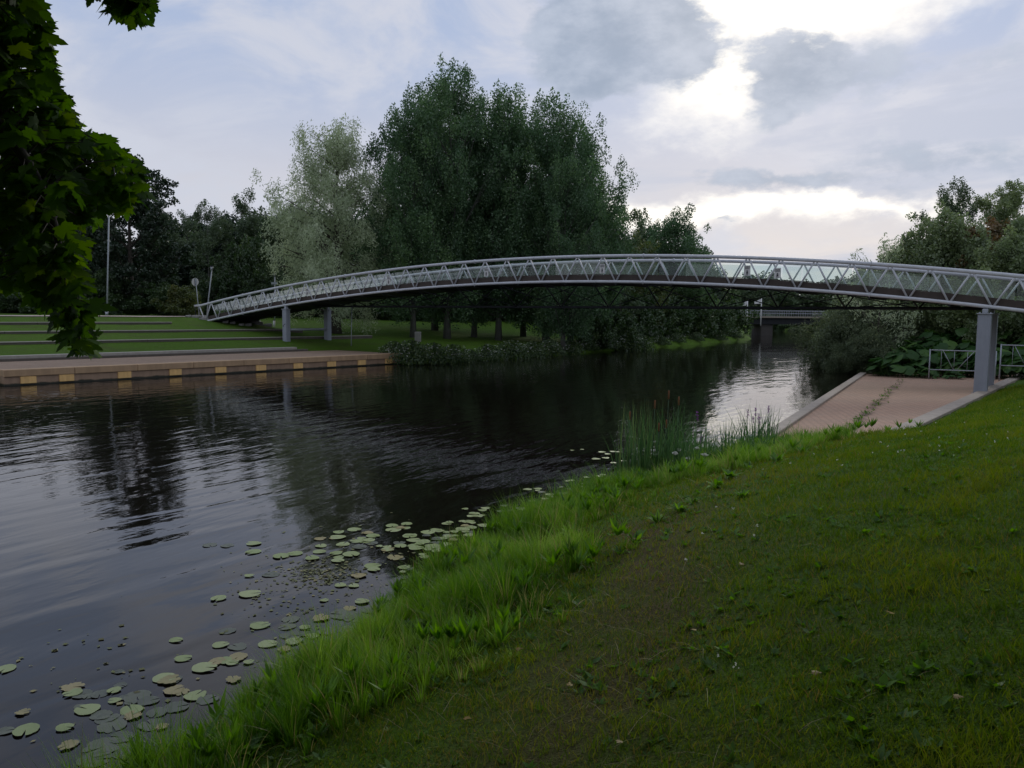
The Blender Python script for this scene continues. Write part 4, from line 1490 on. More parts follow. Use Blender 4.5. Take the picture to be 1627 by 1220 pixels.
# embankment at its left end and flags on the bridge approach
for pxx, hh, fw, lb in ((1187, 480, 0.9, 'left of two white flags on poles at the far road bridge'), (1209, 477, 1.2, 'right of two white flags on poles at the far road bridge')):
    b0_ = at_y(pxx, 503, YB - 1.0)
    tp = at_y(pxx, hh - 3, YB - 1.0)
    fp = tag(empty('flagpole', (b0_[0], b0_[1], zt - 1.0)), lb, 'flag')
    hgt_ = tp[2] - (zt - 1.0)
    MB().tube([(0, 0, -0.8), (0, 0, hgt_)], [0.11, 0.08], 8).build('pole', M['white'], fp)
    fm = MB()
    Vf = []
    for k in range(6):
        x_ = -0.08 - fw * k / 5
        for j, z_ in enumerate((hgt_ - 0.1 - 0.10 * k, hgt_ - 0.95 - 0.02 * k)):
            Vf.append((x_, 0.12 * math.sin(k * 1.4) - 0.01, z_))
            Vf.append((x_, 0.12 * math.sin(k * 1.4) + 0.01, z_))
    Ff = []
    for k in range(5):
        a = 4 * k
        Ff += [(a, a + 2, a + 6, a + 4), (a + 1, a + 5, a + 7, a + 3), (a, a + 4, a + 5, a + 1), (a + 2, a + 3, a + 7, a + 6)]
    Ff += [(0, 1, 3, 2), (20, 22, 23, 21)]
    fm.add(Vf, Ff)
    fm.build('flag', M['white'], fp)

# ------------------------------------------------------------------ street furniture on the far bank
def pole(name, px_b, Y, px_t, py_t, r_, label, cat, mat='post', group=None):
    b0_ = np.array(spot(px_b, Y))
    t0_ = at_y(px_t, py_t, Y)
    root = tag(empty(name, tuple(b0_)), label, cat, group)
    MB().tube([np.array([0, 0, -0.3]), (t0_ - b0_) * 0.33, t0_ - b0_], [r_ * 1.25, r_ * 1.1, r_], 10).build('post', M[mat], root)
    return root, t0_ - b0_


tp, tt = pole('flagpole', 171, 66, 173.5, 325, 0.055, 'tall thin grey pole beside the path left of the dark broad tree', 'pole')
MB().tube([(0, 0, -0.02), (0, 0, 0.35)], 0.12, 10).build('base_sleeve', M['galv'], tp)
sg, tt = pole('round_sign', 318, 66.2, 310.5, 443, 0.03, 'round traffic sign seen from behind on a leaning post at the bridge end', 'sign')
nd_ = np.array([-0.25, -0.97, 0.0])
MB().disc(tt + np.array([-0.05, 0.06, -0.25]), nd_, 0.33, 0.012, 32).build('sign_plate', M['signback'], sg)
MB().box(tt + np.array([-0.05, 0.03, -0.25]), (0.04, 0, 0), (0, 0.012, 0), (0, 0, 0.30)).build('bracket', M['ink'], sg)


def lamp(px_b, Y, px_t, py_t, label):
    root, tt = pole('path_lamp', px_b, Y, px_t, py_t, 0.045, label, 'lamp', 'post', 'path lamps by the left bridge end')
    MB().tube([tt, tt + np.array([0, 0, 0.30])], [0.10, 0.12], 12).build('lamp_head', M['galv'], root)
    MB().tube([tt + np.array([0, 0, 0.302]), tt + np.array([0, 0, 0.36])], [0.17, 0.13], 12).build('lamp_cap', M['dark_steel'], root)
    return root


lamp(329, 68, 336.5, 429, 'leaning grey path lamp just right of the round sign')
l2 = lamp(437, 74, 436.5, 439, 'upright path lamp rising behind the bridge railing')
p2_ = at_y(436, 450, 74) - np.array(l2.location)
MB().box(p2_, (0.28, 0, 0), (0, 0.05, 0), (0, 0, 0.10)).build('sign_box', M['post'], l2)
tp, tt = pole('thin_post', 558, 60, 559, 488, 0.028, 'thin grey post on the grass right of the bridge piers', 'post')
MB().tube([tt, tt + np.array([0, 0, 0.05])], 0.045, 8).build('post_cap', M['galv'], tp)
st_ = spot(664, 63)
bn_ = tag(empty('waste_bin', (st_[0], st_[1], st_[2] + 0.0)), 'grey box shaped waste bin under the aspens', 'bin')
MB().box((0, 0, 0.62), (0.24, 0, 0), (0, 0.2, 0), (0, 0, 0.40), 0.03).build('bin_body', M['stone'], bn_)
MB().tube([(0, 0, -0.2), (0, 0, 0.22)], 0.05, 8).build('leg', M['galv'], bn_)
bl_ = spot(436, 69)
MBb = tag(empty('bollard', bl_), 'short pale bollard on the grass seen under the footbridge', 'bollard')
MB().tube([(0, 0, -0.2), (0, 0, 0.55)], 0.09, 10).build('shaft', M['white'], MBb)
MB().tube([(0, 0, 0.551), (0, 0, 0.62)], [0.10, 0.06], 10).build('cap', M['dark_steel'], MBb)

# ------------------------------------------------------------------ lily pads
def pad_mesh(name, seed, mat, ragged=0.0):
    r_ = random.Random(seed)
    n = 30
    V_ = [(0.0, 0.0, 0.002)]
    for ring, f in enumerate((0.55, 1.0)):
        for k in range(n):
            w_ = 0.13 + (2 * math.pi - 0.26) * k / (n - 1)
            rr_ = f * (1 + 0.03 * math.sin(3 * w_ + seed) + 0.02 * math.sin(7 * w_ + seed * 2)) * (0.94 if k in (0, n - 1) else 1)
            if ragged and f == 1.0:
                rr_ *= 1 - ragged * max(0, r_.gauss(0, 1))
            V_.append((rr_ * math.cos(w_) * 1.08, rr_ * math.sin(w_), 0.004 + 0.0035 * f * math.sin(2 * w_ + seed) * (0.4 if f < 1 else 1)))
    F_ = [(0, 1 + k, 2 + k) for k in range(n - 1)]
    F_ += [(1 + k, 1 + n + k, 2 + n + k, 2 + k) for k in range(n - 1)]
    mb = MB().add(V_, F_, True)
    o_ = mb.build(name, mat)
    return o_


pads = {'g': [pad_mesh('lily_pad', s_, M['pad'], 0.02) for s_ in (1, 2, 3)],
        'o': [pad_mesh('lily_pad', s_, M['oldpad'], 0.06) for s_ in (4, 5)],
        'y': [pad_mesh('lily_pad', s_, M['yelpad'], 0.15) for s_ in (6, 7)]}
used = set()
PADL = {('g', 0): 'green lily pad floating in the dense group off the grassy bank', ('g', 1): 'green lily pad floating in the near corner of the river',
        ('o', 2): 'dull lily pad in the far string beside the cattails', ('g', 2): 'pale lily pad in the far string beside the cattails', ('g', 3): 'lily pad floating alone on open water left of the dense group',
        ('o', 0): 'dull half sunken lily pad among the dense group', ('o', 1): 'dull half sunken lily pad in the near corner by the bank', ('o', 3): 'dull sunken lily pad on open water left of the dense group',
        ('y', 0): 'yellow brown ragged lily pad at the dense group', ('y', 1): 'yellow ragged lily pad in the near corner of the river', ('y', 3): 'yellowing lily pad on open water left of the dense group'}


def pad(px, py, wpx, kind='g', zone=0):
    lst = pads[kind]
    k = random.randrange(len(lst))
    src = lst[k]
    if (kind, k) in used:
        src = src.copy()
        COL.objects.link(src)
    used.add((kind, k))
    p_ = at_z(px, py, 0.012)
    dist_ = math.hypot(p_[0], p_[1])
    r_ = wpx / FPX * math.hypot(dist_, EYE) / 2 * 0.80
    src.location = (p_[0], p_[1], 0.006 + 0.006 * random.random() if kind != 'o' else 0.003)
    src.rotation_euler = (0, 0, random.uniform(0, 6.28))
    src.scale = (r_, r_, 1)
    tag(src, PADL[(kind, zone)], 'lily pad', 'lily pads on the river')


for a in ((333, 865, 26, 'o'), (361, 866, 24, 'o'), (403, 863, 26), (402, 876, 28), (396, 914, 17), (430, 912, 30, 'o'), (347, 950, 27), (397, 943, 38)):
    pad(*a[:3], a[3] if len(a) > 3 else 'g', 3)
for a in ((446, 883, 30), (468, 879, 28), (496, 886, 26), (508, 876, 24), (537, 853, 28), (563, 841, 26), (545, 864, 26), (567, 859, 24), (558, 880, 32), (571, 868, 28, 'o'), (590, 862, 24, 'o'),
          (537, 890, 24), (593, 851, 26), (583, 846, 22, 'y'), (623, 835, 24), (637, 838, 20, 'y'), (646, 832, 22), (625, 841, 30), (636, 867, 24), (657, 858, 26), (651, 851, 28), (662, 870, 28), (672, 860, 26),
          (680, 845, 28), (687, 867, 28), (695, 855, 24, 'o'), (711, 864, 20), (713, 852, 20), (720, 857, 20, 'y'), (628, 885, 32, 'y'), (592, 898, 30), (671, 880, 14), (710, 884, 20), (690, 895, 20), (686, 904, 18),
          (642, 901, 24), (650, 902, 20, 'o'), (570, 914, 28, 'y'), (541, 929, 22), (562, 930, 20), (648, 917, 26, 'o'), (644, 925, 24, 'o'), (616, 873, 26, 'y'), (739, 835, 18, 'y'), (610, 952, 22), (515, 953, 16),
          (750, 838, 18), (769, 834, 24), (783, 838, 18), (745, 845, 22, 'o'), (812, 830, 22), (828, 828, 18), (817, 818, 14)):
    pad(*a[:3], a[3] if len(a) > 3 else 'g', 0)
for a in ((838, 777, 17), (854, 776, 16), (847, 796, 14), (874, 785, 20), (893, 784, 22), (866, 792, 16), (839, 804, 12), (852, 806, 12), (867, 804, 14), (887, 797, 20), (905, 790, 22), (947, 729, 17), (957, 718, 15), (962, 727, 15), (966, 721, 13), (974, 717, 13), (983, 718, 12), (975, 735, 13),
          (909, 715, 8), (925, 714, 8), (990, 732, 12), (855, 812, 14)):
    pad(*a[:3], 'g', 2)
for a in ((291, 1045, 28), (325, 1060, 40), (262, 1076, 37), (310, 1104, 36), (265, 1075, 20, 'o'), (345, 1050, 30, 'y'), (369, 1052, 22), (395, 1051, 18), (426, 1022, 33), (413, 993, 34), (467, 1018, 30), (496, 1010, 24), (462, 983, 32, 'o'),
          (378, 1043, 34, 'y'), (288, 1098, 28, 'y'), (181, 1096, 22), (182, 1112, 20), (218, 1105, 44, 'o'), (236, 1112, 34, 'o'), (209, 1127, 36), (139, 1126, 38), (115, 1100, 28), (115, 1091, 34, 'y'), (141, 1104, 20, 'o'), (36, 1131, 21, 'y'), (41, 1159, 38),
          (8, 1062, 30), (103, 1155, 26), (178, 1151, 46, 'o'), (192, 1170, 40, 'o'), (250, 1130, 34, 'o'), (8, 1160, 26, 'o'), (108, 1183, 30, 'y'), (165, 1185, 60, 'o'), (205, 1192, 50, 'o'), (545, 975, 50, 'o'), (566, 980, 46, 'o'), (556, 1000, 44, 'o'), (520, 1002, 34, 'o'), (485, 996, 20),
          (280, 1016, 22), (150, 1205, 50, 'o'), (590, 968, 34, 'o'), (575, 955, 26), (240, 1150, 40, 'o'), (280, 1122, 40, 'o'), (330, 1110, 36, 'o'), (600, 985, 36, 'o')):
    pad(*a[:3], a[3] if len(a) > 3 else 'g', 1)
for k in range(70):
    t_ = random.random()
    a = (640 + 340 * t_ + random.gauss(0, 14), 872 - 112 * t_ + random.gauss(0, 9) - 6)
    if dnear(np.array([at_z(*a, 0)[0]]), np.array([at_z(*a, 0)[1]]))[0] < -0.25:
        pad(a[0], a[1], random.uniform(12, 22) * (1 - 0.3 * t_), random.choice('gggo'), 2 if t_ > 0.45 else 0)
for k in range(34):
    a = (random.gauss(610, 70), random.gauss(868, 20))
    if dnear(np.array([at_z(*a, 0)[0]]), np.array([at_z(*a, 0)[1]]))[0] < -0.25:
        pad(a[0], a[1], random.uniform(13, 24), random.choice('gggoy'), 0)
for k in range(34):
    t_ = random.random()
    a = (90 + 460 * t_ + random.gauss(0, 30), 1165 - 190 * t_ + random.gauss(0, 22))
    if dnear(np.array([at_z(*a, 0)[0]]), np.array([at_z(*a, 0)[1]]))[0] < -0.25:
        pad(a[0], a[1], random.uniform(16, 36), random.choice('gooooy'), 1)
# loose floating leaf bits between the pads
n = 620
pxs = np.concatenate([rng.normal(520, 42, 320), rng.normal(470, 60, 160), rng.normal(200, 110, 60), rng.normal(600, 90, 80)])
pys = np.concatenate([rng.normal(912, 13, 320), rng.normal(945, 28, 160), rng.normal(1060, 50, 60), rng.normal(880, 30, 80)])
C = np.array([at_z(a, b_, 0.008) for a, b_ in zip(pxs, pys)])
C = C[(-sdist(C[:, 0], C[:, 1], NEAR)) < -0.15]
n = len(C)
L = rng.uniform(0.02, 0.075, n)
U = np.stack([rng.normal(size=n), rng.normal(size=n), np.zeros(n)], 1)
V_, F_ = leaf_quads(C, U, np.tile([0, 0, 1.0], (n, 1)), L, L * rng.uniform(0.5, 0.95, n))
tag(big_mesh('floating_leaves', V_, F_, M['scrap'], None, rng.random(n)), 'small brown floating leaf scraps between the lily pads', 'leaf litter', kind='stuff')

# ------------------------------------------------------------------ bank grass, lawn, weeds
def sample(n, xr, yr, keep):
    X = rng.uniform(*xr, n)
    Y = rng.uniform(*yr, n)
    k = keep(X, Y)
    return X[k], Y[k]


def bank_points(n, r0_, r1_, pw, amax=58):
    """points in front of and beside the viewer, thinning with distance"""
    r_ = (r0_ ** pw + (r1_ ** pw - r0_ ** pw) * rng.random(n)) ** (1 / pw)
    a = np.radians(rng.uniform(-amax, amax, n))
    return r_ * np.sin(a), r_ * np.cos(a), r_


def patch(X, Y, f, ph=0.0):
    return 0.5 + 0.25 * (np.sin(X * f + ph + 1.7 * np.sin(Y * f * 0.8)) + np.sin(Y * f * 1.3 + 2 * ph + 1.4 * np.sin(X * f * 1.1)))


def strip_w(X, Y):
    return 1.9 + 0.45 * np.sin(Y * 0.9 + 0.6) + 0.3 * np.sin(Y * 2.3) + 1.3 * sm(Y, 11, 19)


# tall bright grass on the slope to the water
X, Y, r_ = bank_points(21000, 4.0, 30, 1.15)
dn = dnear(X, Y)
wst = strip_w(X, Y)
edge = sm(dn, wst - 0.7, wst + 0.45)
k = (dn > -0.05) & (dn < wst + 0.45) & (~in_ramp(X, Y, 0.1)) & (rng.random(len(X)) < 1.0 - 0.9 * edge) & (Y < 25) & ~(in_ramp(X, Y, 0.75) & (dn > 1.2))
X, Y, r_, dn, wst, edge = X[k], Y[k], r_[k], dn[k], wst[k], edge[k]
nt_ = len(X)
pt = patch(X, Y, 2.2)
tufth = (0.20 + 0.36 * pt ** 1.3) * (0.6 + 0.7 * rng.random(nt_)) * (1 - 0.6 * edge) * (0.75 + 0.25 * sm(dn, 0.0, 0.4)) * (1 - 0.3 * sm(Y, 14, 22)) * np.where(in_ramp(X, Y, 1.3), 0.38, 1.0) * np.where((dn < 0.5) & (Y > 14.5), 0.6, 1.0)
tt_ = 0.55 * patch(X, Y, 1.3, 2.0) + 0.35 * rng.random(nt_)
nb = rng.poisson(26 + 26 * (1 - edge))
ix = np.repeat(np.arange(nt_), nb)
n = len(ix)
print('tall grass', nt_, n)
a = rng.uniform(0, 6.283, n)
sp = np.abs(rng.normal(0, 0.045, n))
ln = 0.12 + 7.0 * sp * rng.uniform(0.4, 1.6, n)
lean = np.stack([np.cos(a) * ln - 0.12, np.sin(a) * ln + 0.05], 1)
bx_, by_ = X[ix] + np.cos(a) * sp, Y[ix] + np.sin(a) * sp
B = np.stack([bx_, by_, height(bx_, by_) - 0.02], 1)
H_ = tufth[ix] * (0.45 + 0.7 * rng.random(n))
V_, F_ = blades(B, H_, lean, 0.003 + 0.0065 * rng.random(n) ** 2 + 0.0003 * r_[ix], 4, 0.9)
tn = np.clip(tt_[ix] + 0.3 * rng.random(n) - 0.05, 0, 0.93)
tn = np.where(rng.random(n) < 0.05 + 0.2 * edge[ix], 1.0, tn)
tag(big_mesh('tall_grass', V_, F_, M['tall'], None, np.repeat(tn, 4)), 'tall bright green grass along the near water edge', 'grass', kind='stuff')

# mown lawn
X, Y, r_ = bank_points(900000, 1.9, 42, 0.75)
dn = dnear(X, Y)
k = (dn > strip_w(X, Y) - 0.7) & (~in_ramp(X, Y, 0.62)) & (dn < 26)
X, Y, r_, dn = X[k], Y[k], r_[k], dn[k]
bare = np.exp(-((dn - 3.0) / 1.2) ** 2) * (1 - 0.85 * sm(Y, 9, 18))
pt = patch(X, Y, 1.6, 1.0) * 0.6 + patch(X, Y, 4.3, 0.3) * 0.4
k = rng.random(len(X)) < 0.95 - 0.55 * bare * (0.4 + pt)
X, Y, r_, dn, bare, pt = X[k], Y[k], r_[k], dn[k], bare[k], pt[k]
n = len(X)
print('lawn', n)
H_ = (0.028 + 0.04 * pt) * (0.5 + 0.9 * rng.random(n)) * (1 + r_ / 40)
a = rng.uniform(0, 6.283, n)
ln = rng.uniform(0.2, 1.1, n)
B = np.stack([X, Y, height(X, Y) - 0.006], 1)
H_ = H_ * (1 + 1.1 * (patch(X, Y, 6.1, 2.2) > 0.66) * rng.random(n))
V_, F_ = blades(B, H_, np.stack([np.cos(a) * ln, np.sin(a) * ln], 1), 0.0022 + 0.0016 * rng.random(n) + 0.00055 * r_, 2, 0.6)
tn = np.clip(-0.05 + 0.62 * pt + 0.42 * rng.random(n), 0, 0.85)
tn = np.where(rng.random(n) < 0.05 + 0.5 * bare * (0.3 + 0.7 * patch(X, Y, 2.7, 4.0)) + 0.12 * (1 - sm(Y, 6, 14)) * patch(X, Y, 2.1, 0.7), 0.8 + 0.2 * rng.random(n), tn)
tag(big_mesh('lawn_grass', V_, F_, M['lawn'], None, np.repeat(tn, 2)), 'short mown lawn grass on the near bank', 'grass', kind='stuff')

# dry stalks lying where the mower turned
X, Y, r_ = bank_points(30000, 2.2, 22, 0.9)
dn = dnear(X, Y)
k = (rng.random(len(X)) < 0.9 * np.exp(-((dn - 2.9) / 0.9) ** 2) * patch(X, Y, 2.7, 4.0) + 0.05) & (dn > 1.0)
X, Y = X[k], Y[k]
n = len(X)
a = rng.uniform(0, 6.283, n)
B = np.stack([X, Y, height(X, Y) + 0.01], 1)
V_, F_ = blades(B, 0.05 + 0.12 * rng.random(n), np.stack([np.cos(a), np.sin(a)], 1) * rng.uniform(0.8, 2.6, n)[:, None], 0.0022 + 0.0025 * rng.random(n), 2, 0.1)
tag(big_mesh('dry_grass', V_, F_, M['straw'], None, np.repeat(rng.random(n), 2)), 'dry straw coloured stalks on the worn edge of the lawn', 'dry grass', kind='stuff')


def rosettes(X, Y, size, nl, mat, name, label, up=0.5, aspect=0.3):
    n = len(X)
    Z = height(X, Y)
    Cs, Us, Ns, Ls, ts = [], [], [], [], []
    for i in range(n):
        kx = max(3, int(nl * random.uniform(0.6, 1.3)))
        tt_ = random.random()
        for j in range(kx):
            a = random.uniform(0, 6.283)
            L = size[i] * random.uniform(0.6, 1.2)
            e_ = up * random.uniform(0.4, 1.6)
            u_ = np.array([math.cos(a), math.sin(a), e_])
            u_ /= np.linalg.norm(u_)
            Cs.append((X[i], Y[i], Z[i]) + u_ * L * 0.5)
            Us.append(u_)
            Ns.append(np.array([-math.cos(a) * e_, -math.sin(a) * e_, 1.0]) + np.random.default_rng(i * 31 + j).normal(size=3) * 0.25)
            Ls.append(L)
            ts.append(min(1, max(0, tt_ * 0.6 + random.random() * 0.4)))
    Ls = np.array(Ls)
    V_, F_ = leaf_quads(np.array(Cs), np.array(Us), np.array(Ns), Ls, Ls * aspect)
    return V_, F_, np.array(ts)


X, Y, r_ = bank_points(20000, 2.2, 26, 0.85)
dn = dnear(X, Y)
k = (dn > strip_w(X, Y) - 0.9) & (~in_ramp(X, Y, 0.6)) & (rng.random(len(X)) < 0.15 + 0.85 * (patch(X, Y, 1.9, 3.0) > 0.5))
X, Y = X[k][:7000], Y[k][:7000]
V_, F_, t_ = rosettes(X, Y, 0.026 + 0.075 * rng.random(len(X)) ** 2.5, 6, M['weed'], '', '', 0.6, 0.5)
tag(big_mesh('lawn_weeds', V_, F_, M['weed'], None, t_ * 0.8), 'clover and plantain leaves scattered through the lawn', 'weeds', kind='stuff')
X, Y, r_ = bank_points(5200, 3.5, 26, 1.1)
dn = dnear(X, Y)
k = (dn > 0.25) & (dn < strip_w(X, Y) + 0.15) & (~in_ramp(X, Y, 0.2)) & (rng.random(len(X)) < 0.25 + 0.75 * (patch(X, Y, 1.4, 5.0) > 0.55))
X, Y = X[k][:800], Y[k][:800]
V_, F_, t_ = rosettes(X, Y, rng.uniform(0.09, 0.24, len(X)), 15, M['weed'], '', '', 1.6, 0.20)
V_[:, 2] += 0.16
tag(big_mesh('bank_herbs', V_, F_, M['weed'], None, t_), 'leafy herbs mixed into the tall grass on the bank', 'herbs', kind='stuff')
# small white clover heads
X, Y, r_ = bank_points(2600, 5, 34, 1.0)
k = (dnear(X, Y) > 3.2) & (patch(X, Y, 0.8, 1.5) > 0.6) & (~in_ramp(X, Y, 0.8))
X, Y = X[k][:120], Y[k][:120]
n = len(X)
C = np.repeat(np.stack([X, Y, height(X, Y) + 0.06], 1), 6, 0) + rng.normal(size=(n * 6, 3)) * 0.007
L = rng.uniform(0.012, 0.02, n * 6)
V_, F_ = leaf_quads(C, rng.normal(size=(n * 6, 3)), rng.normal(size=(n * 6, 3)), L, L)
tag(big_mesh('clover_flowers', V_, F_, M['petal'], None, rng.random(n * 6)), 'small white clover heads dotted over the lawn', 'flowers', kind='stuff')

# broad dock plants along the edge of the tall grass: individuals
DK = 'broad leaved weeds along the edge of the tall grass'


def long_leaf(Vs, Fs, ts, base_, direc, L, wd, bend, tint, wav=0.0, seg=6):
    k0 = len(Vs)
    side = np.cross(direc, [0, 0, 1.0])
    side /= np.linalg.norm(side) + 1e-9
    for k in range(seg + 1):
        t = k / seg
        c = base_ + direc * L * t + np.array([0, 0, -bend * L * t * t])
        w_ = wd * (math.sin(math.pi * min(1, 0.12 + 0.88 * t) ** 0.8) + 0.04) / 2 * (1 + wav * math.sin(9 * t * math.pi))
        Vs += [c - side * w_ + np.array([0, 0, 0.25 * w_]), c, c + side * w_ + np.array([0, 0, 0.25 * w_])]
    for k in range(seg):
        a = k0 + 3 * k
        Fs += [(a, a + 1, a + 4, a + 3), (a + 1, a + 2, a + 5, a + 4)]
        ts += [tint, tint]


def dock(seed, nl, L, wd, lab, wav=0.12):
    r_ = random.Random(seed)
    root = tag(empty('dock_plant'), lab, 'plant', DK)
    Vs, Fs, ts = [], [], []
    for i in range(nl):
        a = r_.uniform(0, 6.283)
        e_ = r_.uniform(0.9, 3.0)
        d = np.array([math.cos(a), math.sin(a), e_])
        d /= np.linalg.norm(d)
        long_leaf(Vs, Fs, ts, np.array([0.02 * math.cos(a), 0.02 * math.sin(a), -0.02]), d, L * r_.uniform(0.6, 1.2), wd * r_.uniform(0.7, 1.2), r_.uniform(0.2, 0.7), 0.3 + 0.7 * r_.random(), wav)
    big_mesh('leaves', np.array(Vs), np.array(Fs), M['weed'], root, np.array(ts), True)
    MB().tube([(0, 0, -0.03), (0.01, 0, L * 0.5)], [0.008, 0.004], 6).build('stem', M['reed'], root)
    return root


docks = [dock(1, 20, 0.30, 0.062, ''), dock(2, 16, 0.24, 0.045, ''), dock(3, 34, 0.28, 0.045, '', 0.35)]
du = set()
dspots = ((1010, 862, 0, 0.9), (985, 880, 1, 0.8), (1045, 830, 0, 0.9), (1140, 775, 0, 1.0), (1190, 745, 1, 1.1), (1160, 760, 2, 1.0), (1235, 735, 0, 1.0), (1100, 800, 1, 0.9), (720, 985, 2, 1.1), (690, 1000, 2, 1.1),
          (655, 1010, 2, 1.0), (745, 978, 0, 0.8), (870, 922, 1, 0.8), (935, 900, 0, 0.8), (350, 1150, 2, 1.1), (420, 1165, 2, 1.1), (300, 1185, 2, 1.1), (470, 1130, 2, 0.9), (600, 1120, 1, 0.8), (640, 1100, 1, 0.7), (380, 1205, 2, 1.2), (250, 1205, 2, 1.0),
          (500, 1175, 0, 0.7), (1060, 850, 1, 0.7), (1215, 760, 1, 0.8), (1275, 722, 0, 0.9), (1300, 715, 1, 0.8), (905, 850, 0, 0.8), (1120, 845, 1, 0.5), (840, 965, 1, 0.5), (1080, 812, 2, 0.8), (1180, 790, 2, 0.7), (780, 955, 1, 0.7))
for i, (pxx, pyy, kk, s_) in enumerate(dspots):
    zc = 0.9
    for _ in range(6):
        p_ = at_z(pxx, pyy, zc)
        zc = gz(p_[0], p_[1])
    zone = 'near the lower left corner' if pyy > 1090 else ('halfway along the bank' if pyy > 840 else 'close to the brick slip')
    lb = ('broad leaved dock plant ', 'small narrow leaved dock plant ', 'bushy weed with toothed leaves ')[kk] + 'beside the tall grass, ' + zone
    if kk in du:
        dup(docks[kk], (p_[0], p_[1], zc), i * 1.3, s_, lb, DK)
    else:
        du.add(kk)
        docks[kk].location = (p_[0], p_[1], zc)
        docks[kk].scale = (s_,) * 3
        docks[kk]['label'] = lb

# weeds in the joint across the slip
jm = MB()
rd_ = (rB - rA) / np.linalg.norm(rB - rA)
rw_ = np.array([rd_[1], -rd_[0], 0])
for k in range(85):
    t_ = random.random()
    c_ = at_z(1335 + 100 * t_ + random.gauss(0, 3), 694 - 92 * t_ + random.gauss(0, 1.0), 0.2)
    zc = float(ramp_z(c_[0], c_[1])) - 0.004
    L_, w_ = random.uniform(0.10, 0.30), random.uniform(0.02, 0.05)
    a = np.array([rw_[0], rw_[1], 0.03]) * L_
    b_ = np.array([rd_[0], rd_[1], 0]) * w_
    c_ = np.array([c_[0], c_[1], zc])
    jm.add([c_ - a, c_ - a * 0.4 + b_, c_ + a * 0.5 + b_ * 1.2, c_ + a, c_ + a * 0.3 - b_, c_ - a * 0.6 - b_ * 0.8], [(5, 4, 3, 2, 1, 0)])
tag(jm.build('open_joints', M['soil']), 'dark open joints stepping across the brick slip', 'joints', kind='stuff')
jw = []
for k in range(200):
    t_ = random.random() ** 1.5
    pxx = 1335 + (1435 - 1335) * t_ + random.gauss(0, 5)
    pyy = 692 - (692 - 600) * t_ + random.gauss(0, 2)
    jw.append(at_z(pxx, pyy, 0.2)[:2])
jw = np.array(jw)
V_, F_, t_ = rosettes(jw[:, 0], jw[:, 1], rng.uniform(0.03, 0.12, len(jw)), 6, None, '', '', 0.9, 0.35)
V_[:, 2] += (ramp_z(V_[:, 0], V_[:, 1]) - height(V_[:, 0], V_[:, 1])) - 0.02
tag(big_mesh('joint_weeds', V_, F_, M['weed'], None, t_ * 0.7), 'little weeds growing in the joint across the brick slip', 'weeds', kind='stuff')


# ------------------------------------------------------------------ cattails, irises, flowers at the water edge
def reed_clump(name, label, cat, c, rad, n, h0, h1, wd, seed, heads=0, purple=0, whites=0, lean=0.25):
    r_ = np.random.default_rng(seed)
    root = tag(empty(name, (c[0], c[1], 0.0)), label, cat)
    a = r_.uniform(0, 6.283, n)
    rr_ = rad * np.sqrt(r_.random(n))
    B = np.stack([rr_ * np.cos(a) * 1.3, rr_ * np.sin(a) * 0.9, np.full(n, -0.1)], 1)
    H_ = h0 + (h1 - h0) * r_.random(n)
    al = r_.uniform(0, 6.283, n)
    ll = lean * np.abs(r_.normal(size=n))
    V_, F_ = blades(B, H_, np.stack([np.cos(al) * ll, np.sin(al) * ll], 1), np.full(n, wd), 5, 1.2)
    big_mesh('blades', V_, F_, M['reed'], root, np.repeat(r_.random(n) * (0.9 if heads else 0.55), 5))
    for i in range(heads):
        x_, y_ = r_.normal(size=2) * rad * 0.5
        h_ = h1 * (0.7 + 0.3 * r_.random())
        st = MB().tube([(x_, y_, -0.1), (x_ + 0.03, y_, h_)], 0.006, 6).build('stalk', M['reed'], root)
        MB().tube([(x_ + 0.03, y_, h_ - 0.17), (x_ + 0.03, y_, h_ - 0.16), (x_ + 0.032, y_, h_ - 0.02), (x_ + 0.032, y_, h_)], [0.008, 0.016, 0.016, 0.006], 8).build('seed_head', M['cattail'], st)
    for i in range(purple):
        x_, y_ = r_.normal(size=2) * rad * 0.6
        h_ = h1 * (0.6 + 0.3 * r_.random())
        m_ = 30
        C = np.stack([x_ + r_.normal(size=m_) * 0.014, y_ + r_.normal(size=m_) * 0.014, h_ - 0.2 * r_.random(m_)], 1)
        L = np.full(m_, 0.03)
        V_, F_ = leaf_quads(C, r_.normal(size=(m_, 3)), r_.normal(size=(m_, 3)), L, L * 0.8)
        big_mesh('flower_spike', V_, F_, M['purple'], root, r_.random(m_))
        MB().tube([(x_, y_, -0.05), (x_, y_, h_)], 0.004, 5).build('stalk', M['reed'], root)
    for i in range(whites):
        x_, y_ = r_.normal(size=2) * rad * 0.7
        h_ = (0.35 + 0.4 * r_.random()) * h1 * 0.7
        R_ = r_.uniform(0.045, 0.075)
        fh = MB().tube([(x_, y_, h_ - 0.03), (x_, y_, h_ - 0.005), (x_, y_, h_ + 0.012), (x_, y_, h_ + 0.03), (x_, y_, h_ + 0.036)], [0.006, R_ * 0.8, R_, R_ * 0.6, R_ * 0.15], 11)
        fh.v = [(a + r_.normal() * 0.008, b_ + r_.normal() * 0.008, c3 + r_.normal() * 0.007) for a, b_, c3 in fh.v]
        fh.sm = [False] * len(fh.sm)
        fh.build('flower_head', M['petal'], root)
        MB().tube([(x_ * 0.8, y_ * 0.8, -0.05), (x_, y_, h_)], 0.004, 5).build('stalk', M['reed'], root)
    return root


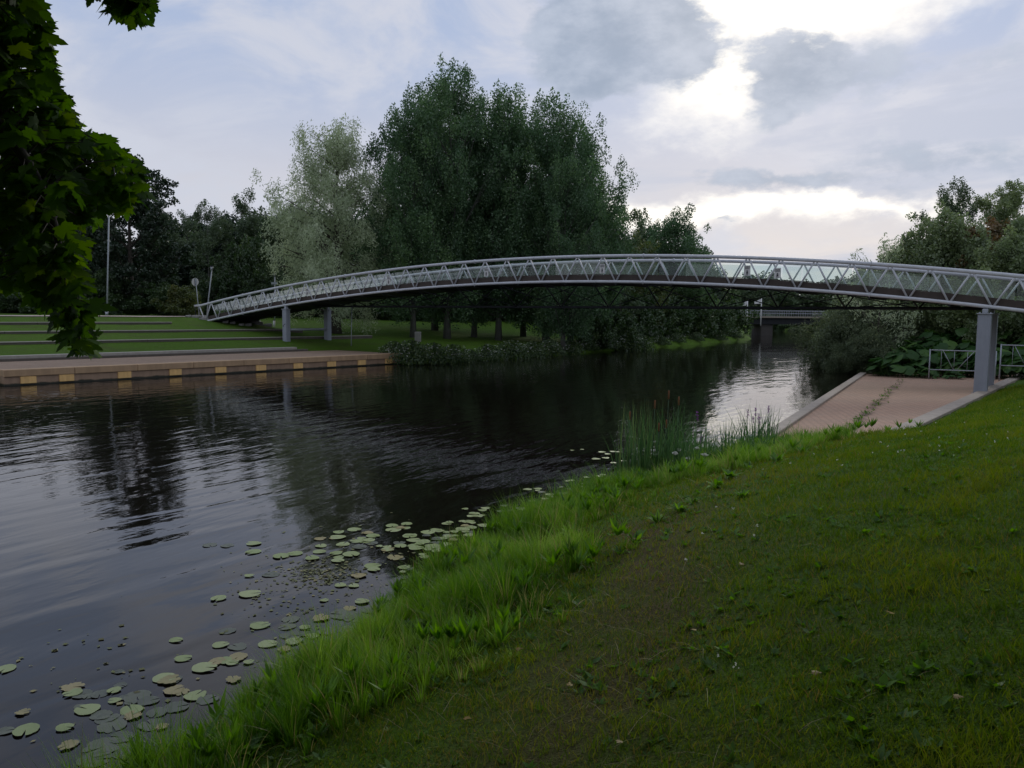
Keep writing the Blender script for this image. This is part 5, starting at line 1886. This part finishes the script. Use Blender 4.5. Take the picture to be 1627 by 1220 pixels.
c = at_z(1042, 776, 0.1)
reed_clump('cattail_clump', 'tall cattail clump with brown seed heads standing in the water', 'cattails', c, 0.60, 420, 0.6, 2.0, 0.026, 3, heads=6, whites=9, lean=0.16)
c = at_z(1098, 764, 0.1)
reed_clump('cattail_clump', 'smaller cattail clump right of the tall one, without seed heads', 'cattails', c, 0.45, 190, 0.5, 1.5, 0.022, 8, heads=0, whites=6, lean=0.2)
c = at_z(1160, 746, 0.12)
reed_clump('iris_clump', 'dark green iris clump with arching blades next to the brick slip', 'irises', c, 0.8, 460, 0.6, 1.45, 0.036, 5, purple=2, lean=0.4)
c = at_z(1203, 722, 0.02)
reed_clump('loosestrife', 'clump with purple flower spikes at the corner of the brick slip', 'flowers', c, 0.36, 150, 0.6, 1.55, 0.028, 12, purple=6, lean=0.25)
c = at_z(1040, 778, 0.0)
lw = flowering('waterside_herb', 'low leafy dark green herb at the foot of the cattails', None, 0.62, 0.8, 17, M['reed'], 2200, 0, 0.09)
lw.location = (c[0], c[1], 0.0)

# ------------------------------------------------------------------ maple overhead and at the left
def maple_outline():
    """five pointed lobes with teeth, unit size, stem at the origin pointing to +y"""
    half = [(0.0, 0.0), (0.10, -0.06), (0.34, -0.10), (0.30, 0.02), (0.47, 0.12), (0.40, 0.20), (0.56, 0.42), (0.40, 0.40), (0.36, 0.50), (0.22, 0.42), (0.24, 0.62), (0.15, 0.66), (0.13, 0.80), (0.0, 1.0)]
    return half + [(-x_, y_) for x_, y_ in half[-2:0:-1]]


MO = np.array(maple_outline())
MC = np.array([0.0, 0.30])


def maple_leaves(C, U, N, size, tint, name, root):
    n = len(C)
    U = unit(U)
    S_ = unit(np.cross(U, N))
    Nn = np.cross(S_, U)
    m_ = len(MO)
    pts = np.concatenate([[MC], MO])
    zf = np.concatenate([[0.0], -0.16 * np.abs(MO[:, 0]) - 0.12 * (MO[:, 1] - 0.3) ** 2 * np.sign(MO[:, 1] - 0.3)])
    curl = rng.uniform(-0.6, 1.6, n)
    V_ = C[:, None, :] + size[:, None, None] * (pts[None, :, 0, None] * S_[:, None] + (pts[None, :, 1, None]) * U[:, None] + (zf[None, :] * curl[:, None])[..., None] * Nn[:, None])
    V_ = V_.reshape(-1, 3)
    t = np.array([(0, 1 + k, 1 + (k + 1) % m_) for k in range(m_)])
    F_ = (np.arange(n) * (m_ + 1))[:, None, None] + t[None]
    return big_mesh(name, V_, F_.reshape(-1, 3), M['maple'], root, np.repeat(tint, m_))


for i, (pxx, pyy) in enumerate(((738, 1152), (905, 1100), (1105, 1010), (1010, 862), (1290, 1080), (1180, 905), (820, 1040), (1420, 985), (1515, 1120), (985, 1190))):
    zc = 1.2
    for _ in range(6):
        p_ = at_z(pxx, pyy, zc)
        zc = gz(p_[0], p_[1])
    q_ = random.uniform(0, 6.28)
    o_ = maple_leaves(np.zeros((1, 3)), np.array([[math.cos(q_), math.sin(q_), 0.15]]), np.array([[0.1, random.uniform(-0.3, 0.3), 1.0]]), np.array([random.uniform(0.04, 0.065)]), rng.random(1), 'fallen_leaf', None)
    o_.data.materials[0] = M['yellowfall']
    o_.location = (p_[0], p_[1], zc + 0.05)
    tag(o_, 'small yellow brown fallen maple leaf lying on the lawn', 'leaf', 'fallen leaves on the lawn')

TR = np.array([-7.2, -2.6])
maple = tag(empty('maple_tree', (TR[0], TR[1], gz(*TR))), 'maple tree whose leafy branches hang into the picture at upper left', 'tree')
MZ = np.array(maple.location)
lb = MB()
lb.tube([(0, 0, -0.3), (0.05, 0, 1.2), (0.1, 0.1, 3.0), (0.3, 0.4, 5.5), (0.3, 0.5, 9)], [0.34, 0.27, 0.24, 0.19, 0.06], 14)
LC, LU, LN, LS, LT = [], [], [], [], []
# drooping boughs: (image column, row, distance) of their course
boughs = [[(-420, -160, 2.6), (-120, 20, 3.6), (20, 150, 4.4), (90, 235, 4.8), (170, 275, 5.0), (222, 300, 5.1)],
          [(-420, -120, 2.8), (-160, 60, 3.5), (0, 190, 4.0), (70, 300, 4.2), (95, 390, 4.25), (108, 470, 4.25), (128, 555, 4.2)],
          [(-420, -300, 2.4), (-200, -120, 3.2), (-40, -10, 3.8), (30, 60, 4.1), (60, 75, 4.2)],
          [(-420, -420, 2.3), (-100, -330, 3.3), (80, -190, 3.9), (170, -70, 4.1), (205, 8, 4.15)],
          [(-420, 60, 3.0), (-160, 180, 3.9), (-40, 280, 4.5), (20, 360, 4.8), (50, 440, 4.9)],
          [(-420, -60, 3.2), (-140, 120, 4.5), (10, 240, 5.6), (110, 310, 6.0), (180, 330, 6.1)]]
fork = np.array([0.3, 0.4, 5.2])
def proj(p3):
    d = np.asarray(p3) - np.array([0, 0, EYE])
    dz = d @ _f
    return CX + FPX * (d @ _r) / dz, CY - FPX * (d @ _u) / dz, dz


def chaikin(P, n=3):
    P = np.array(P, float)
    for _ in range(n):
        a, b_ = P[:-1] * 0.75 + P[1:] * 0.25, P[:-1] * 0.25 + P[1:] * 0.75
        P = np.concatenate([P[:1], np.stack([a, b_], 1).reshape(-1, 3), P[-1:]])
    return P


def hang_leaf(p3):
    LC.append(p3)
    h_ = random.uniform(0, 6.283)
    LU.append((math.cos(h_) * 0.8 + 0.35, math.sin(h_) * 0.8, -0.55 + random.gauss(0, 0.35)))
    LN.append((random.gauss(0, 0.55), random.gauss(0, 0.55) - 0.35, 0.75))
    LS.append(random.uniform(0.085, 0.16))
    LT.append(min(1, max(0, random.gauss(0.45, 0.25))))


for bo in boughs:
    P_ = [at_y(*b_) - MZ for b_ in bo]
    path_ = chaikin([fork + np.array([0, 0, random.uniform(-1.5, 1.0)])] + P_)
    lb.tube(list(path_), list(np.linspace(0.05, 0.004, len(path_)) ** 1.0), 7)
    # leafy side twigs where the bough runs outside the picture
    for k in range(150):
        t = random.uniform(0.12, 1.0) * (len(path_) - 1.001)
        c_ = path_[int(t)] * (1 - t % 1) + path_[int(t) + 1] * (t % 1)
        tip = c_ + np.array([random.gauss(0, 0.42), random.gauss(0, 0.42), random.gauss(-0.1, 0.38)])
        if any(dz_ > 0.3 and -70 < u_ < 1700 and -70 < v_ < 1290 for u_, v_, dz_ in (proj(tip + MZ), proj(c_ + MZ))):
            continue
        lb.tube([c_, (c_ + tip) / 2 + np.array([0, 0, 0.06]), tip], [0.008, 0.005, 0.002], 4, False)
        for _ in range(9):
            q3_ = c_ + (tip - c_) * random.uniform(0.4, 1.1) + np.array([random.gauss(0, 0.12), random.gauss(0, 0.12), random.gauss(-0.05, 0.12)])
            u_, v_, dz_ = proj(q3_ + MZ)
            if not (dz_ > 0.3 and -60 < u_ < 1690 and -60 < v_ < 1280):
                hang_leaf(q3_)
# leaf mass filled around the boughs; every leaf hangs from its own short stalk
N_OUT = len(LC)
regions = [  # (cx, cy, rx, ry, depth, spread, count)
    (-30, 60, 85, 95, 4.1, 0.5, 130), (15, 40, 45, 55, 4.1, 0.3, 42), (40, 60, 30, 24, 4.15, 0.25, 20), (20, 150, 62, 80, 4.3, 0.5, 120), (50, 105, 26, 40, 4.2, 0.3, 22), (65, 185, 40, 45, 4.4, 0.3, 40),
    (60, 240, 78, 52, 4.7, 0.5, 130), (130, 262, 58, 44, 4.9, 0.4, 74), (185, 288, 38, 34, 5.0, 0.3, 42), (205, 305, 24, 22, 5.05, 0.25, 18), (40, 320, 92, 56, 4.6, 0.6, 170), (110, 330, 66, 36, 5.0, 0.5, 70), (170, 325, 40, 16, 5.2, 0.4, 24),
    (-10, 400, 60, 62, 4.8, 0.5, 110), (60, 395, 48, 46, 4.4, 0.4, 74), (95, 410, 30, 48, 4.3, 0.25, 36), (75, 455, 46, 36, 4.3, 0.3, 46), (110, 455, 26, 30, 4.25, 0.2, 20), (20, 450, 50, 28, 4.7, 0.3, 42), (128, 495, 18, 16, 4.25, 0.14, 11), (112, 510, 26, 22, 4.2, 0.16, 15), (75, 492, 16, 10, 4.3, 0.12, 5),
    (128, 545, 24, 20, 4.2, 0.14, 17), (120, 558, 20, 8, 4.2, 0.1, 5), (100, 525, 12, 12, 4.2, 0.1, 5),
    (195, 5, 36, 26, 4.15, 0.22, 32), (215, 18, 24, 14, 4.15, 0.18, 12), (165, -12, 30, 16, 4.1, 0.2, 16), (185, -60, 50, 50, 4.0, 0.3, 40)]
for cx__, cy__, rx_, ry_, dp, sp__, cnt in regions:
    for k in range(int(cnt * (1.4 if cy__ < 360 else 1.1))):
        a = random.uniform(0, 6.283)
        f = math.sqrt(random.random())
        p_ = at_y(cx__ + rx_ * f * math.cos(a), cy__ + ry_ * f * math.sin(a) - 12, dp + random.uniform(-sp__, sp__))
        LC.append(p_ - MZ)
        h_ = random.uniform(0, 6.283)
        LU.append((math.cos(h_) * 0.8 + 0.35, math.sin(h_) * 0.8, -0.55 + random.gauss(0, 0.35)))
        LN.append((random.gauss(0, 0.55), random.gauss(0, 0.55) - 0.35, 0.75))
        LS.append(random.uniform(0.075, 0.145))
        LT.append(min(1, max(0, random.gauss(0.45, 0.25))))
LC, LU, LN, LS, LT = map(np.array, (LC, LU, LN, LS, LT))
# short twigs join leaves to the boughs
allb = np.concatenate([np.array([at_y(*(np.array(b0_) * (1 - t) + np.array(b1_) * t)) - MZ for t in np.linspace(0, 1, 12)]) for bo in boughs for b0_, b1_ in zip(bo[:-1], bo[1:])])
for i in range(N_OUT, len(LC), 3):
    j = np.argmin(np.sum((allb - LC[i]) ** 2, 1))
    if np.linalg.norm(allb[j] - LC[i]) < 1.2:
        lb.tube([allb[j], (allb[j] + LC[i]) / 2 + np.array([0, 0, 0.05]), LC[i]], [0.006, 0.004, 0.002], 4, False)
# the rest of the crown: above and around the viewer, out of the picture, spread and thickened to shade the lawn
n = 60000
X = rng.uniform(-15, 14, n)
Y = rng.uniform(-11, 10, n)
Z = rng.uniform(3.6, 13.0, n)
ok = ((X - TR[0] - 5.5) / 13.0) ** 2 + ((Y - TR[1] - 1.5) / 11.0) ** 2 + ((Z - 7.6) / 5.4) ** 2 < 1
ok &= (Z - EYE) > np.where(Y > -2.5, 0.50 * np.maximum(Y, 0) + 1.0, 0.4)
X, Y, Z = X[ok], Y[ok], Z[ok]
X = np.concatenate([X, rng.uniform(6.2, 11, 9000)])  # added box of low leaves, never in view, only to shade the lawn's right side
Y = np.concatenate([Y, rng.uniform(-6, 4.6, 9000)])
Z = np.concatenate([Z, rng.uniform(3.2, 8.5, 9000)])
n = len(X)
print('canopy', n)
C2 = np.stack([X, Y, Z], 1) - MZ
U2 = rng.normal(size=(n, 3)) + np.array([0, 0, -0.5])
N2 = rng.normal(size=(n, 3)) * 0.5 + np.array([0, 0, 1.0])
maple_leaves(np.concatenate([LC, C2]), np.concatenate([LU, U2]), np.concatenate([LN, N2]), np.concatenate([LS, rng.uniform(0.26, 0.38, n)]), np.concatenate([LT, rng.random(n)]), 'crown', maple)
for k in range(16):
    j = random.randrange(n)
    e_ = C2[j]
    s0_ = np.array([0.25, 0.35, random.uniform(3.6, 7.5)])
    lb.tube([s0_, (s0_ + e_) / 2 + np.array([0, 0, 0.5]), e_], [0.07, 0.04, 0.01], 6)
lb.build('trunk', M['twig'], maple)

print('objects', len(bpy.data.objects))
